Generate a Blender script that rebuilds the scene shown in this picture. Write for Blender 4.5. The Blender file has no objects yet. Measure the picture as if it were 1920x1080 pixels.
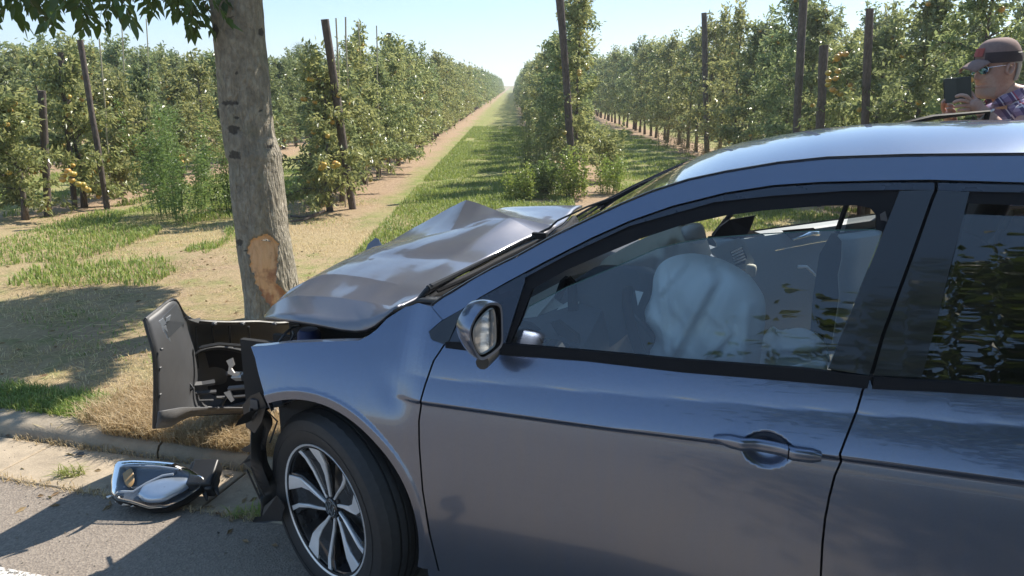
import bpy, math, random
import numpy as np
from mathutils import Vector, Matrix
from mathutils import noise as mnoise
from mathutils.geometry import delaunay_2d_cdt
R = math.radians
rnd = random.Random(7)
rng = np.random.default_rng(7)
scene = bpy.context.scene
COL = scene.collection

# ------------------------------------------------------------------ camera
FPX, CAMH, HORIZ, BETA = 1450.0, 1.61, 160.0, 19.0
PITCH = math.atan((540 - HORIZ) / FPX)
cam_data = bpy.data.cameras.new('camera')
cam_data.sensor_width = 36.0
cam_data.lens = FPX / 1920 * 36
cam_data.clip_start = 0.05
cam_data.clip_end = 3000
cam = bpy.data.objects.new('camera', cam_data)
COL.objects.link(cam)
cam.location = (0, 0, CAMH)
cam.rotation_euler = (math.pi / 2 - PITCH, 0, 0)
scene.camera = cam
# ------------------------------------------------------------------ sky and sun
SUN_AZ, SUN_EL = 40.0, 47.0            # azimuth measured from +X towards +Y
world = bpy.data.worlds.new('World')
scene.world = world
world.use_nodes = True
wn = world.node_tree
wn.nodes.clear()
sky = wn.nodes.new('ShaderNodeTexSky')
sky.sky_type = 'NISHITA'
sky.sun_disc = False
sky.sun_elevation = R(SUN_EL)
sky.sun_rotation = R(90 - SUN_AZ)
sky.air_density = 0.9
sky.dust_density = 0.15
sky.ozone_density = 1.2
bg = wn.nodes.new('ShaderNodeBackground')
bg.inputs['Strength'].default_value = 0.065
wo = wn.nodes.new('ShaderNodeOutputWorld')
wn.links.new(sky.outputs[0], bg.inputs[0])
# added even pale blue fill over the whole sky; lifts shadows, tints reflections
sky_fill = wn.nodes.new('ShaderNodeBackground')
sky_fill.inputs['Color'].default_value = (0.31, 0.56, 0.92, 1)
sky_fill.inputs['Strength'].default_value = 0.27
addn = wn.nodes.new('ShaderNodeAddShader')
wn.links.new(bg.outputs[0], addn.inputs[0]); wn.links.new(sky_fill.outputs[0], addn.inputs[1])
wn.links.new(addn.outputs[0], wo.inputs[0])
sd = bpy.data.lights.new('sun', 'SUN')
sd.energy = 5.0
sd.angle = R(0.55)
sd.color = (1.0, 0.93, 0.82)
sun = bpy.data.objects.new('sun', sd)
COL.objects.link(sun)
sdir = Vector((math.cos(R(SUN_EL)) * math.cos(R(SUN_AZ)), math.cos(R(SUN_EL)) * math.sin(R(SUN_AZ)), math.sin(R(SUN_EL))))
sun.rotation_euler = sdir.to_track_quat('Z', 'Y').to_euler()
sun.location = (20, 30, 40)
vs = scene.view_settings
vs.view_transform = 'Standard'
vs.look = 'None'
vs.exposure = 0.8
vs.gamma = 1.0
vs.use_curve_mapping = False
scene.cycles.max_bounces = 10
scene.cycles.transparent_max_bounces = 24
scene.cycles.caustics_reflective = False
scene.cycles.caustics_refractive = False
scene.cycles.sample_clamp_indirect = 6.0

# ------------------------------------------------------------------ photo measuring (turns a photo pixel into a place in the world)
CP, SP = math.cos(PITCH), math.sin(PITCH)
CAM = np.array([0.0, 0.0, CAMH])
def ray(x, y):
    cx, cy = x - 960.0, y - 540.0
    d = np.array([cx, FPX * CP - cy * SP, -FPX * SP - cy * CP])
    return d / np.linalg.norm(d)
def at_z(x, y, z=0.0):
    d = ray(x, y); return CAM + d * ((z - CAMH) / d[2])
def at_y(x, y, Y):
    d = ray(x, y); return CAM + d * (Y / d[1])
def at_plane(x, y, P0, N):
    d = ray(x, y); return CAM + d * (((np.array(P0) - CAM) @ np.array(N)) / (d @ np.array(N)))
W0 = at_z(602, 978, 0.31); W0[2] = 0.0
B_ = R(BETA)
DU = np.array([math.cos(B_), -math.sin(B_), 0.0])
DV = np.array([math.sin(B_), math.cos(B_), 0.0])
def c2w(u, v, w): return W0 + DU * u + DV * v + np.array([0, 0, w])
def w2c(P):
    q = np.array(P) - W0; return np.array([q @ DU, q @ DV, P[2]])
def uwv(x, y, v):
    """car-space point (u, v, w) seen at this pixel on the lengthwise plane v"""
    d = ray(x, y); t = ((W0 - CAM) @ DV + v) / (d @ DV)
    return w2c(CAM + d * t)

# ------------------------------------------------------------------ object helpers
def link(o, parent=None):
    COL.objects.link(o)
    if parent is not None: o.parent = parent
    return o
def tag(o, label=None, cat=None, group=None, kind=None):
    if label: o['label'] = label
    if cat: o['category'] = cat
    if group: o['group'] = group
    if kind: o['kind'] = kind
    return o
def empty(name, loc=(0, 0, 0), rz=0.0):
    o = bpy.data.objects.new(name, None)
    o.empty_display_size = 0.1
    o.location = loc; o.rotation_euler = (0, 0, rz)
    return link(o)
def mesh_obj(name, verts, faces, mat, parent=None, smooth=True, autosmooth=None):
    me = bpy.data.meshes.new(name)
    me.from_pydata([tuple(map(float, v)) for v in verts], [], [tuple(map(int, f)) for f in faces])
    if smooth:
        me.polygons.foreach_set('use_smooth', [True] * len(me.polygons))
    if autosmooth is not None:
        me.set_sharp_from_angle(angle=R(autosmooth))
    me.update()
    if isinstance(mat, (list, tuple)):
        for m in mat: me.materials.append(m)
    elif mat is not None: me.materials.append(mat)
    o = bpy.data.objects.new(name, me)
    return link(o, parent)
def np_mesh(name, V, F, mats, smooth=False, mi=None):
    """V (n,3) array, F (m,k) array with one k"""
    me = bpy.data.meshes.new(name)
    V = np.asarray(V, dtype=np.float32); F = np.asarray(F, dtype=np.int32)
    k = F.shape[1]
    me.vertices.add(len(V)); me.vertices.foreach_set('co', V.ravel())
    me.loops.add(F.size); me.loops.foreach_set('vertex_index', F.ravel())
    me.polygons.add(len(F))
    me.polygons.foreach_set('loop_start', np.arange(0, F.size, k, dtype=np.int32))
    if mi is not None: me.polygons.foreach_set('material_index', np.asarray(mi, dtype=np.int32))
    me.polygons.foreach_set('use_smooth', np.full(len(F), bool(smooth)))
    me.update(calc_edges=True)
    for m in (mats if isinstance(mats, (list, tuple)) else [mats]): me.materials.append(m)
    return me
class MB:
    """collects simple shapes into one mesh"""
    def __init__(s): s.v = []; s.f = []
    def add(s, V, F):
        b = len(s.v); s.v.extend([tuple(map(float, p)) for p in V]); s.f.extend([tuple(i + b for i in f) for f in F]); return s
    def box(s, c, size, M=None):
        x, y, z = [a / 2 for a in size]
        P = [Vector((i, j, k)) for i in (-x, x) for j in (-y, y) for k in (-z, z)]
        if M is not None: P = [M @ p for p in P]
        P = [p + Vector(c) for p in P]
        return s.add(P, [(0, 1, 3, 2), (4, 6, 7, 5), (0, 4, 5, 1), (2, 3, 7, 6), (0, 2, 6, 4), (1, 5, 7, 3)])
    def tube(s, pts, rad, n=8, cap=True, up=None):
        pts = [Vector(tuple(map(float, p))) for p in pts]
        rads = rad if isinstance(rad, (list, tuple)) else [rad] * len(pts)
        V = []; F = []
        prev = None
        for i, p in enumerate(pts):
            a = pts[max(i - 1, 0)]; b = pts[min(i + 1, len(pts) - 1)]
            t = (b - a)
            if t.length < 1e-9: t = Vector((0, 0, 1))
            t.normalize()
            if prev is None:
                q = Vector((0, 0, 1)) if abs(t.z) < 0.9 else Vector((1, 0, 0))
                x = t.cross(q).normalized()
            else:
                x = (prev - t * prev.dot(t))
                x = x.normalized() if x.length > 1e-6 else t.orthogonal().normalized()
            prev = x
            y = t.cross(x)
            for k in range(n):
                A = 2 * math.pi * k / n
                V.append(p + (x * math.cos(A) + y * math.sin(A)) * rads[i])
        for i in range(len(pts) - 1):
            for k in range(n):
                a = i * n + k; b = i * n + (k + 1) % n
                F.append((a, b, b + n, a + n))
        if cap:
            F.append(tuple(range(n - 1, -1, -1))); F.append(tuple((len(pts) - 1) * n + k for k in range(n)))
        return s.add(V, F)
    def grid(s, rows, close=False):
        n = len(rows[0]); V = [p for r in rows for p in r]; F = []
        for i in range(len(rows) - 1):
            for k in range(n if close else n - 1):
                a = i * n + k; b = i * n + (k + 1) % n
                F.append((a, b, b + n, a + n))
        return s.add(V, F)
    def lathe(s, prof, c=(0, 0, 0), n=24, M=None):
        """prof = [(r, z)] about z"""
        rows = []
        for r, z in prof:
            row = []
            for k in range(n):
                A = 2 * math.pi * k / n
                p = Vector((r * math.cos(A), r * math.sin(A), z))
                if M is not None: p = M @ p
                row.append(p + Vector(c))
            rows.append(row)
        return s.grid(rows, close=True)
    def build(s, name, mat, parent=None, smooth=True, auto=40):
        return mesh_obj(name, s.v, s.f, mat, parent, smooth, auto if smooth else None)
def bevel(o, w=0.004, seg=2):
    m = o.modifiers.new('bevel', 'BEVEL'); m.width = w; m.segments = seg; m.limit_method = 'ANGLE'; m.angle_limit = R(35); return o
def solid(o, t, off=-1.0):
    m = o.modifiers.new('thick', 'SOLIDIFY'); m.thickness = t; m.offset = off; return o
def subd(o, n=2):
    m = o.modifiers.new('smooth', 'SUBSURF'); m.levels = n; m.render_levels = n; return o

# ------------------------------------------------------------------ material helpers
class NT:
    def __init__(s, name):
        s.m = bpy.data.materials.new(name); s.m.use_nodes = True
        s.t = s.m.node_tree; s.t.nodes.clear()
        s.out = s.n('ShaderNodeOutputMaterial')
    def n(s, typ, **kw):
        nd = s.t.nodes.new(typ)
        for k, v in kw.items():
            if hasattr(nd, k): setattr(nd, k, v)
        return nd
    def set(s, nd, **kw):
        for k, v in kw.items(): nd.inputs[k.replace('_', ' ')].default_value = v
        return nd
    def L(s, a, b): s.t.links.new(a, b)
    def coord(s, kind='Object', scale=None):
        tc = s.n('ShaderNodeTexCoord')
        if scale is None: return tc.outputs[kind]
        mp = s.n('ShaderNodeMapping'); mp.inputs['Scale'].default_value = scale
        s.L(tc.outputs[kind], mp.inputs[0]); return mp.outputs[0]
    def noise(s, co, scale=5, detail=4, rough=0.55, dist=0.0):
        nd = s.n('ShaderNodeTexNoise'); s.L(co, nd.inputs['Vector'])
        nd.inputs['Scale'].default_value = scale; nd.inputs['Detail'].default_value = detail
        nd.inputs['Roughness'].default_value = rough; nd.inputs['Distortion'].default_value = dist
        return nd.outputs['Fac']
    def ramp(s, fac, stops, interp='LINEAR'):
        nd = s.n('ShaderNodeValToRGB'); nd.color_ramp.interpolation = interp
        e = nd.color_ramp.elements
        while len(e) < len(stops): e.new(0.5)
        for i, (p, c) in enumerate(stops):
            e[i].position = p
            e[i].color = (c, c, c, 1) if isinstance(c, (int, float)) else (*c, 1)
        s.L(fac, nd.inputs[0]); return nd.outputs[0]
    def mix(s, fac, a, b):
        nd = s.n('ShaderNodeMix'); nd.data_type = 'RGBA'
        for src, i in ((fac, 0), (a, 6), (b, 7)):
            if isinstance(src, (int, float)): nd.inputs[i].default_value = src
            elif isinstance(src, tuple): nd.inputs[i].default_value = (*src, 1)
            else: s.L(src, nd.inputs[i])
        return nd.outputs[2]
    def math(s, op, a, b=None, clamp=False):
        nd = s.n('ShaderNodeMath'); nd.operation = op; nd.use_clamp = clamp
        for i, src in enumerate((a, b)):
            if src is None: continue
            if isinstance(src, (int, float)): nd.inputs[i].default_value = src
            else: s.L(src, nd.inputs[i])
        return nd.outputs[0]
    def bsdf(s, base=(0.5, 0.5, 0.5), rough=0.5, metal=0.0, **kw):
        b = s.n('ShaderNodeBsdfPrincipled')
        if isinstance(base, tuple): b.inputs['Base Color'].default_value = (*base, 1)
        else: s.L(base, b.inputs['Base Color'])
        if isinstance(rough, (int, float)): b.inputs['Roughness'].default_value = rough
        else: s.L(rough, b.inputs['Roughness'])
        b.inputs['Metallic'].default_value = metal
        for k, v in kw.items():
            nm = k.replace('_', ' ')
            if isinstance(v, (int, float)): b.inputs[nm].default_value = v
            elif isinstance(v, tuple): b.inputs[nm].default_value = (*v, 1) if len(v) == 3 and b.inputs[nm].type == 'RGBA' else v
            else: s.L(v, b.inputs[nm])
        return b
    def bump(s, h, strength=0.3, dist=0.01, normal=None):
        nd = s.n('ShaderNodeBump'); nd.inputs['Strength'].default_value = strength; nd.inputs['Distance'].default_value = dist
        s.L(h, nd.inputs['Height'])
        if normal is not None: s.L(normal, nd.inputs['Normal'])
        return nd.outputs[0]
    def fin(s, sh):
        s.L(sh if not hasattr(sh, 'outputs') else sh.outputs[0], s.out.inputs[0]); return s.m
def simple(name, base, rough=0.5, metal=0.0, nscale=40, var=0.15, bump=0.0, bd=0.002, **kw):
    s = NT(name); co = s.coord('Object')
    nz = s.noise(co, nscale, 4)
    lo = tuple(c * (1 - var) for c in base); hi = tuple(min(1, c * (1 + var)) for c in base)
    col = s.mix(nz, lo, hi)
    r2 = s.math('ADD', s.math('MULTIPLY', s.noise(co, nscale * .35, 3), 0.12), rough - 0.06, True)
    if bump: kw['Normal'] = s.bump(nz, bump, bd)
    return s.fin(s.bsdf(col, r2, metal, **kw))
def carpaint(name, base):
    s = NT(name); co = s.coord('Object')
    fl = s.n('ShaderNodeTexVoronoi'); s.L(co, fl.inputs['Vector']); fl.inputs['Scale'].default_value = 900
    dust = s.noise(co, 3.2, 5, .6)
    col = s.mix(s.ramp(fl.outputs['Color'], [(0.2, 0.0), (0.9, 0.35)]), base, tuple(min(1, c * 2.1) for c in base))
    col = s.mix(s.ramp(dust, [(0.45, 0.0), (0.8, 0.16)]), col, (0.20, 0.185, 0.16))
    # road film: dust thickest low on the body, thin higher up, washed into faint runs
    sz = s.n('ShaderNodeSeparateXYZ'); s.L(co, sz.inputs[0])
    runs = s.noise(s.coord('Object', (14, 14, 1.2)), 3, 5, .6)
    low = s.math('ADD', s.math('MULTIPLY', s.math('SUBTRACT', .78, sz.outputs[2]), .75), s.math('MULTIPLY', s.math('SUBTRACT', runs, .5), .55))
    film = s.ramp(low, [(.0, .0), (.55, .34)])
    col = s.mix(film, col, (0.26, 0.225, 0.18))
    cr = s.math('ADD', s.ramp(s.noise(co, 9, 4, .6), [(0.3, 0.012), (0.8, 0.05)]), s.math('MULTIPLY', film, .22))
    orange = s.bump(s.noise(co, 160, 2), 0.012, 0.0006)
    b = s.bsdf(col, 0.27, 0.82, Coat_Weight=1.0, Coat_IOR=1.62)
    s.L(cr, b.inputs['Coat Roughness']); s.L(orange, b.inputs['Coat Normal'])
    return s.fin(b)
def dusty_paint():
    s = NT('scratched_dusty_paint'); co = s.coord('Object')
    n1 = s.noise(co, 4, 6, .65); sc = s.noise(s.coord('Object', (3, 40, 3)), 14, 3, .6, .3)
    col = s.mix(s.ramp(n1, [(.35, .02), (.75, .42)]), (0.15, 0.155, 0.195), (0.27, 0.25, 0.23))
    col = s.mix(s.ramp(sc, [(.66, 0.0), (.72, .35)]), col, (.42, .41, .40))
    b = s.bsdf(col, .42, .55, Coat_Weight=.9, Coat_IOR=1.5)
    s.L(s.ramp(n1, [(.3, .04), (.8, .16)]), b.inputs['Coat Roughness']); return s.fin(b)
def thin_glass(name, tint, ior=1.6, rough=0.0):
    """a single sheet: seen through, with a Fresnel reflection on both faces"""
    s = NT(name)
    tr = s.n('ShaderNodeBsdfTransparent'); tr.inputs[0].default_value = (*tint, 1)
    gl = s.n('ShaderNodeBsdfGlossy'); gl.inputs['Roughness'].default_value = rough; gl.inputs[0].default_value = (1, 1, 1, 1)
    fr = s.n('ShaderNodeFresnel'); fr.inputs[0].default_value = ior
    mx = s.n('ShaderNodeMixShader'); s.L(fr.outputs[0], mx.inputs[0]); s.L(tr.outputs[0], mx.inputs[1]); s.L(gl.outputs[0], mx.inputs[2])
    return s.fin(mx)
M = {}
M['paint'] = carpaint('grey_metallic_paint', (0.108, 0.136, 0.205))
M['paint_dusty'] = dusty_paint()
M['black_gloss'] = simple('gloss_black_trim', (0.012, 0.013, 0.016), 0.09, Coat_Weight=0.6)
M['black'] = simple('black_plastic', (0.018, 0.019, 0.021), 0.42, nscale=90, var=.25, bump=.1)
M['seal'] = simple('black_rubber_seal', (0.011, 0.011, 0.013), 0.65, Specular_IOR_Level=.15)
M['frame'] = simple('dark_door_frame', (0.045, 0.055, 0.075), 0.28, 0.3)
M['inner_grey'] = simple('bumper_inner_plastic', (0.075, 0.077, 0.083), 0.5, nscale=30, bump=.1)
M['dark_void'] = simple('dark_underbody', (0.012, 0.012, 0.013), 0.8)
M['chrome'] = simple('bright_metal', (0.75, 0.76, 0.78), 0.16, 1.0, var=.05)
M['alu'] = simple('raw_aluminium', (0.36, 0.36, 0.36), 0.45, 0.8, var=.3)
M['rim_silver'] = simple('machined_rim_face', (0.78, 0.78, 0.79), 0.42, 0.35, var=.06, Coat_Weight=.5)
M['rim_black'] = simple('rim_black_pocket', (0.03, 0.031, 0.035), 0.2, 0.3, Coat_Weight=.6)
M['rubber'] = simple('tyre_rubber', (0.021, 0.022, 0.024), 0.62, nscale=60, var=.45, bump=.25, bd=.001)
M['glass'] = thin_glass('side_window_glass', (0.88, 0.96, 0.97), 1.95)
M['glass_dark'] = thin_glass('tinted_rear_glass', (0.25, 0.28, 0.30), 1.9)
M['windscreen'] = thin_glass('windscreen_glass', (0.84, 0.9, 0.88), 1.6)
M['mirror'] = simple('mirror_glass', (0.72, 0.74, 0.75), 0.035, 1.0, var=.03)
M['airbag'] = simple('airbag_cloth', (0.88, 0.89, 0.89), 0.75, nscale=400, var=.05, bump=.2, bd=.0006)
M['airbag_cream'] = simple('cream_airbag_cloth', (0.66, 0.61, 0.50), 0.8, nscale=300, var=.06, bump=.2, bd=.0006)
M['dash'] = simple('dashboard_plastic', (0.055, 0.062, 0.075), 0.55, nscale=150, bump=.2)
M['dash_light'] = simple('grey_door_card', (0.24, 0.27, 0.28), 0.6, nscale=150, bump=.2)
M['headliner'] = simple('light_headliner', (0.55, 0.53, 0.47), 0.9, nscale=200, bump=.2)
M['seat'] = simple('seat_fabric', (0.05, 0.052, 0.058), 0.9, nscale=250, bump=.3)
M['blue_cap'] = simple('blue_plastic_cap', (0.012, 0.03, 0.14), 0.5)
# shared: leaf and bark materials
def leafmat(name, dark, mid, light, trans=0.35, rough=0.38, tcol=(0.20, 0.30, 0.05)):
    s = NT(name)
    g = s.n('ShaderNodeNewGeometry')
    c = s.ramp(g.outputs['Random Per Island'], [(0.0, dark), (0.55, mid), (1.0, light)])
    oi = s.n('ShaderNodeObjectInfo')
    hs = s.n('ShaderNodeHueSaturation'); s.L(c, hs.inputs['Color'])
    s.L(s.math('ADD', s.math('MULTIPLY', oi.outputs['Random'], 0.03), 0.485), hs.inputs['Hue'])
    s.L(s.math('ADD', s.math('MULTIPLY', oi.outputs['Random'], 0.35), 0.82), hs.inputs['Value'])
    b = s.bsdf(hs.outputs[0], rough, 0.0)
    b.inputs['Specular IOR Level'].default_value = 0.55
    tl = s.n('ShaderNodeBsdfTranslucent')
    tc = s.mix(0.5, hs.outputs[0], tcol); s.L(tc, tl.inputs[0])
    mx = s.n('ShaderNodeMixShader'); mx.inputs[0].default_value = trans
    s.L(b.outputs[0], mx.inputs[1]); s.L(tl.outputs[0], mx.inputs[2])
    return s.fin(mx)
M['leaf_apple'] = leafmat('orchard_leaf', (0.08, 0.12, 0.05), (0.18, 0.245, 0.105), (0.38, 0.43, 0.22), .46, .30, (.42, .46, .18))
M['leaf_yellow'] = leafmat('sunlit_orchard_leaf', (0.10, 0.14, 0.05), (0.24, 0.29, 0.115), (0.49, 0.50, 0.23), .46, .30, (.55, .52, .2))  # the orchard leaf again, with sunlit brightness and yellow put into its colours
M['leaf_ash'] = leafmat('roadside_leaf', (0.03, 0.065, 0.02), (0.055, 0.11, 0.03), (0.10, 0.17, 0.05), 0.5)
M['leaf_far'] = leafmat('hedge_leaf', (0.03, 0.055, 0.015), (0.07, 0.11, 0.03), (0.16, 0.20, 0.055), 0.4)
M['leaf_weed'] = leafmat('weed_leaf', (0.11, 0.16, 0.055), (0.19, 0.26, 0.09), (0.31, 0.38, 0.15), 0.45)
M['leaf_weed_yellow'] = leafmat('yellow_weed_leaf', (0.18, 0.24, 0.05), (0.32, 0.38, 0.08), (0.48, 0.48, 0.14), 0.45)
M['dead'] = leafmat('dead_weed', (0.16, 0.09, 0.05), (0.26, 0.17, 0.09), (0.38, 0.28, 0.15), 0.2, .7)
M['grass'] = leafmat('green_grass', (0.11, 0.17, 0.03), (0.21, 0.30, 0.06), (0.42, 0.45, 0.15), 0.42, .5, (.35, .42, .1))
M['straw'] = leafmat('dry_grass', (0.36, 0.27, 0.13), (0.58, 0.46, 0.25), (0.85, 0.74, 0.48), 0.45, .6, (.75, .6, .32))
M['apple'] = NT('x').m
def applemat():
    s = NT('apple_skin'); co = s.coord('Object')
    g = s.n('ShaderNodeNewGeometry'); oi = s.n('ShaderNodeObjectInfo')
    r = s.math('FRACT', s.math('ADD', g.outputs['Random Per Island'], oi.outputs['Random']))
    c = s.ramp(r, [(0, (0.30, 0.30, 0.06)), (.5, (0.52, 0.36, 0.07)), (1, (0.58, 0.34, 0.09))])
    c = s.mix(s.ramp(s.noise(co, 30, 3), [(.35, 0.0), (.8, .5)]), c, (0.50, 0.24, 0.07))
    return s.fin(s.bsdf(c, 0.36))
M['apple'] = applemat()
def barkmat(name, a, b, c, scale, bd=.01, moss=False):
    s = NT(name); co = s.coord('Object', (scale, scale, scale * (.62 if moss else .28)))
    n1 = s.noise(co, 6, 8, .65, .4); n2 = s.noise(s.coord('Object', (scale * .4,) * 3), 3, 4)
    col = s.ramp(n1, [(0.25, a), (0.5, b), (0.72, c)])
    col = s.mix(s.ramp(n2, [(0.35, 0.0), (0.7, .55)]), col, tuple(x * .62 for x in b))
    if moss:
        col = s.mix(s.ramp(s.noise(s.coord('Object'), 5, 5), [(.55, 0.0), (.75, .4)]), col, (0.17, 0.18, 0.10))
        col = s.mix(s.ramp(s.noise(s.coord('Object', (1, 1, 2.4)), 7.5, 3, .5), [(.70, 0.0), (.74, .85)]), col, (0.028, 0.026, 0.024))
    vo = s.n('ShaderNodeTexVoronoi'); s.L(s.coord('Object', (scale * 5, scale * 5, scale * 1.2)), vo.inputs['Vector']); vo.inputs['Scale'].default_value = 3
    h = s.math('ADD', n1, s.math('MULTIPLY', vo.outputs['Distance'], .5))
    return s.fin(s.bsdf(col, 0.85, Normal=s.bump(h, .9, bd)))
M['bark'] = barkmat('grey_tree_bark', (0.13, 0.112, 0.086), (0.32, 0.283, 0.22), (0.52, 0.47, 0.375), 4.6, .03, True)
M['bark_dark'] = barkmat('orchard_bark', (0.05, 0.04, 0.035), (0.12, 0.10, 0.085), (0.24, 0.2, 0.17), 9, .006)
M['post'] = barkmat('weathered_post_wood', (0.05, 0.038, 0.032), (0.11, 0.085, 0.075), (0.21, 0.17, 0.15), 8, .005)
M['cane'] = simple('bamboo_cane', (0.42, 0.37, 0.26), 0.6)
M['wire'] = simple('trellis_wire', (0.4, 0.4, 0.4), 0.4, .8)
def smoothstep(a, b, x):
    t = np.clip((x - a) / (b - a), 0, 1); return t * t * (3 - 2 * t)
# =================================================================== CAR BODY SURFACE
WIDTH = 1.75
def line_uw(pts, v):
    a = np.array([uwv(x, y, v)[[0, 2]] for x, y in pts]); return a[:, 0], a[:, 1]
def lininterp(u, xs, ys):
    # one smooth curve through the measured points, straight beyond them
    c = np.polyfit(xs, ys, 2); d = np.polyder(c); u = np.asarray(u, float)
    uc = np.clip(u, xs[0], xs[-1])
    return np.polyval(c, uc) + np.polyval(d, uc) * .7 * np.tanh((u - uc) / .7)
BELT = line_uw([(832, 650), (940, 664), (1100, 676), (1280, 697), (1450, 711), (1625, 727), (1750, 733), (1920, 744)], .035)
L1 = line_uw([(700, 700), (830, 709), (1100, 738), (1400, 765), (1600, 780), (1920, 811)], .012)
L2 = line_uw([(780, 753), (950, 777), (1200, 807), (1400, 836), (1576, 863), (1750, 884), (1920, 904)], 0)
def wb(u): return lininterp(u, *BELT)
UG = np.arange(-1.0, 3.5, .02); WG = np.arange(.12, 1.12, .004)
def _build_table():
    U, Wd = np.meshgrid(UG, WG, indexing='ij')
    l1 = lininterp(U, *L1); l2 = lininterp(U, *L2)
    door_low = .045 + .16 * np.exp(-np.maximum(l2 - Wd, 0) / .055) + .05 * smoothstep(.8, 1.6, U) - .05 * smoothstep(.45, .2, Wd)
    st = lambda x: np.clip(x / .004 + .5, 0, 1)          # soft threshold, one table cell wide
    def pick(m, x, y): return m * x + (1 - m) * y
    door = pick(st(Wd - l2), .33 + .22 * np.clip((Wd - l2) / .09, 0, 1), door_low)
    door = pick(st(l2 - Wd) * st(Wd - (l2 - .010)), -.95, door)
    door = pick(st(Wd - l1), .30 + .26 * np.clip((Wd - l1) / .08, 0, 1), door)
    door = pick(st(l1 - Wd) * st(Wd - (l1 - .005)), .18, door)
    fend = .04 + .30 * smoothstep(.60, .74, Wd) + .22 * smoothstep(.72, .9, Wd)
    k = smoothstep(.24, .36, U)
    s = fend * (1 - k) + door * k
    V = np.cumsum(s, axis=1) * .004
    i0 = int(np.argmin(abs(WG - .62)))
    V = V - V[:, i0:i0 + 1]
    # planform: nose and tail pull inboard
    V += np.where(U < .1, .16 * np.maximum(.1 - U, 0) ** 2.1, 0)
    V += np.where(U > 1.9, .06 * np.maximum(U - 1.9, 0) ** 2, 0) - .0
    # dent behind the wheel arch, pushed up from the crash
    d = np.exp(-(((U - .245) / .05) ** 2 + ((Wd - (.765 + (U - .245) * -.5)) / .045) ** 2))
    V += .004 * d
    # recess behind the door handle
    return V
VT = _build_table()
ARCH_U, ARCH_W = -.035, .31
HANDLE = uwv(1437, 850, .0)[[0, 2]]
def table(u, w):
    fu = np.clip((u - UG[0]) / .02, 0, len(UG) - 1.001); fw = np.clip((w - WG[0]) / .004, 0, len(WG) - 1.001)
    i = fu.astype(int); j = fw.astype(int); a = fu - i; b = fw - j
    return (VT[i, j] * (1 - a) * (1 - b) + VT[i + 1, j] * a * (1 - b) + VT[i, j + 1] * (1 - a) * b + VT[i + 1, j + 1] * a * b)
def S(u, w):
    u = np.asarray(u, float); w = np.asarray(w, float)
    b = wb(u)
    ws = np.minimum(w, b)
    v = table(u, ws)
    h = np.maximum(w - b, 0)
    k = smoothstep(.34, .46, u)
    v = v + h * (.48 + .14 * (1 - k)) + .34 * h * h
    # pressed wheel-arch lip
    for cu in (ARCH_U, 2.52):
        r = np.sqrt((u - cu) ** 2 + ((w - ARCH_W) * .97) ** 2) + 1e-6
        rout = .412
        k2 = rout / r
        vl = table(cu + (u - cu) * k2, np.minimum(ARCH_W + (w - ARCH_W) * k2, b)) - .007 + .06 * (rout - r)
        m = smoothstep(rout, rout - .016, r) * (h <= 0)
        v = v * (1 - m) + vl * m
    # handle bowl
    for cu, cw in ((HANDLE[0] - .0, HANDLE[1] + .003), (HANDLE[0] + .98, HANDLE[1] + .012)):
        e = ((u - cu) / .060) ** 2 + ((w - cw) / .045) ** 2
        v = v + .017 * smoothstep(1.1, .1, e)
    return v
def onS(x, y, surf=None, n=14):
    f = surf or S; v = 0.03
    for _ in range(n):
        p = uwv(x, y, v); v = .35 * v + .65 * float(f(p[0], p[2]))
    return (p[0], p[2])
def tr(pts, surf=None): return [onS(x, y, surf) for x, y in pts]

def resample(poly, sp):
    out = []
    n = len(poly)
    for i in range(n):
        a = np.array(poly[i]); b = np.array(poly[(i + 1) % n])
        k = max(1, int(round(np.linalg.norm(b - a) / sp)))
        for j in range(k): out.append(a + (b - a) * j / k)
    return np.array(out)
def chaikin(pts, n=2, closed=False):
    pts = [np.array(p, float) for p in pts]
    for _ in range(n):
        o = []
        m = len(pts)
        rng_ = range(m) if closed else range(m - 1)
        if not closed: o.append(pts[0])
        for i in rng_:
            a, b = pts[i], pts[(i + 1) % m]
            o += [a * .75 + b * .25, a * .25 + b * .75]
        if not closed: o.append(pts[-1])
        pts = o
    return pts
def inside(poly, P):
    x, y = P[:, 0], P[:, 1]; r = np.zeros(len(P), bool); n = len(poly); j = n - 1
    for i in range(n):
        xi, yi = poly[i]; xj, yj = poly[j]
        c = ((yi > y) != (yj > y)) & (x < (xj - xi) * (y - yi) / ((yj - yi) if yj != yi else 1e-12) + xi)
        r ^= c; j = i
    return r
def seg_dist(poly, P):
    d = np.full(len(P), 1e9); n = len(poly)
    for i in range(n):
        a = poly[i]; b = poly[(i + 1) % n]; ab = b - a; L = ab @ ab + 1e-12
        t = np.clip(((P - a) @ ab) / L, 0, 1); q = a + t[:, None] * ab
        d = np.minimum(d, np.linalg.norm(P - q, axis=1))
    return d
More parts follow.
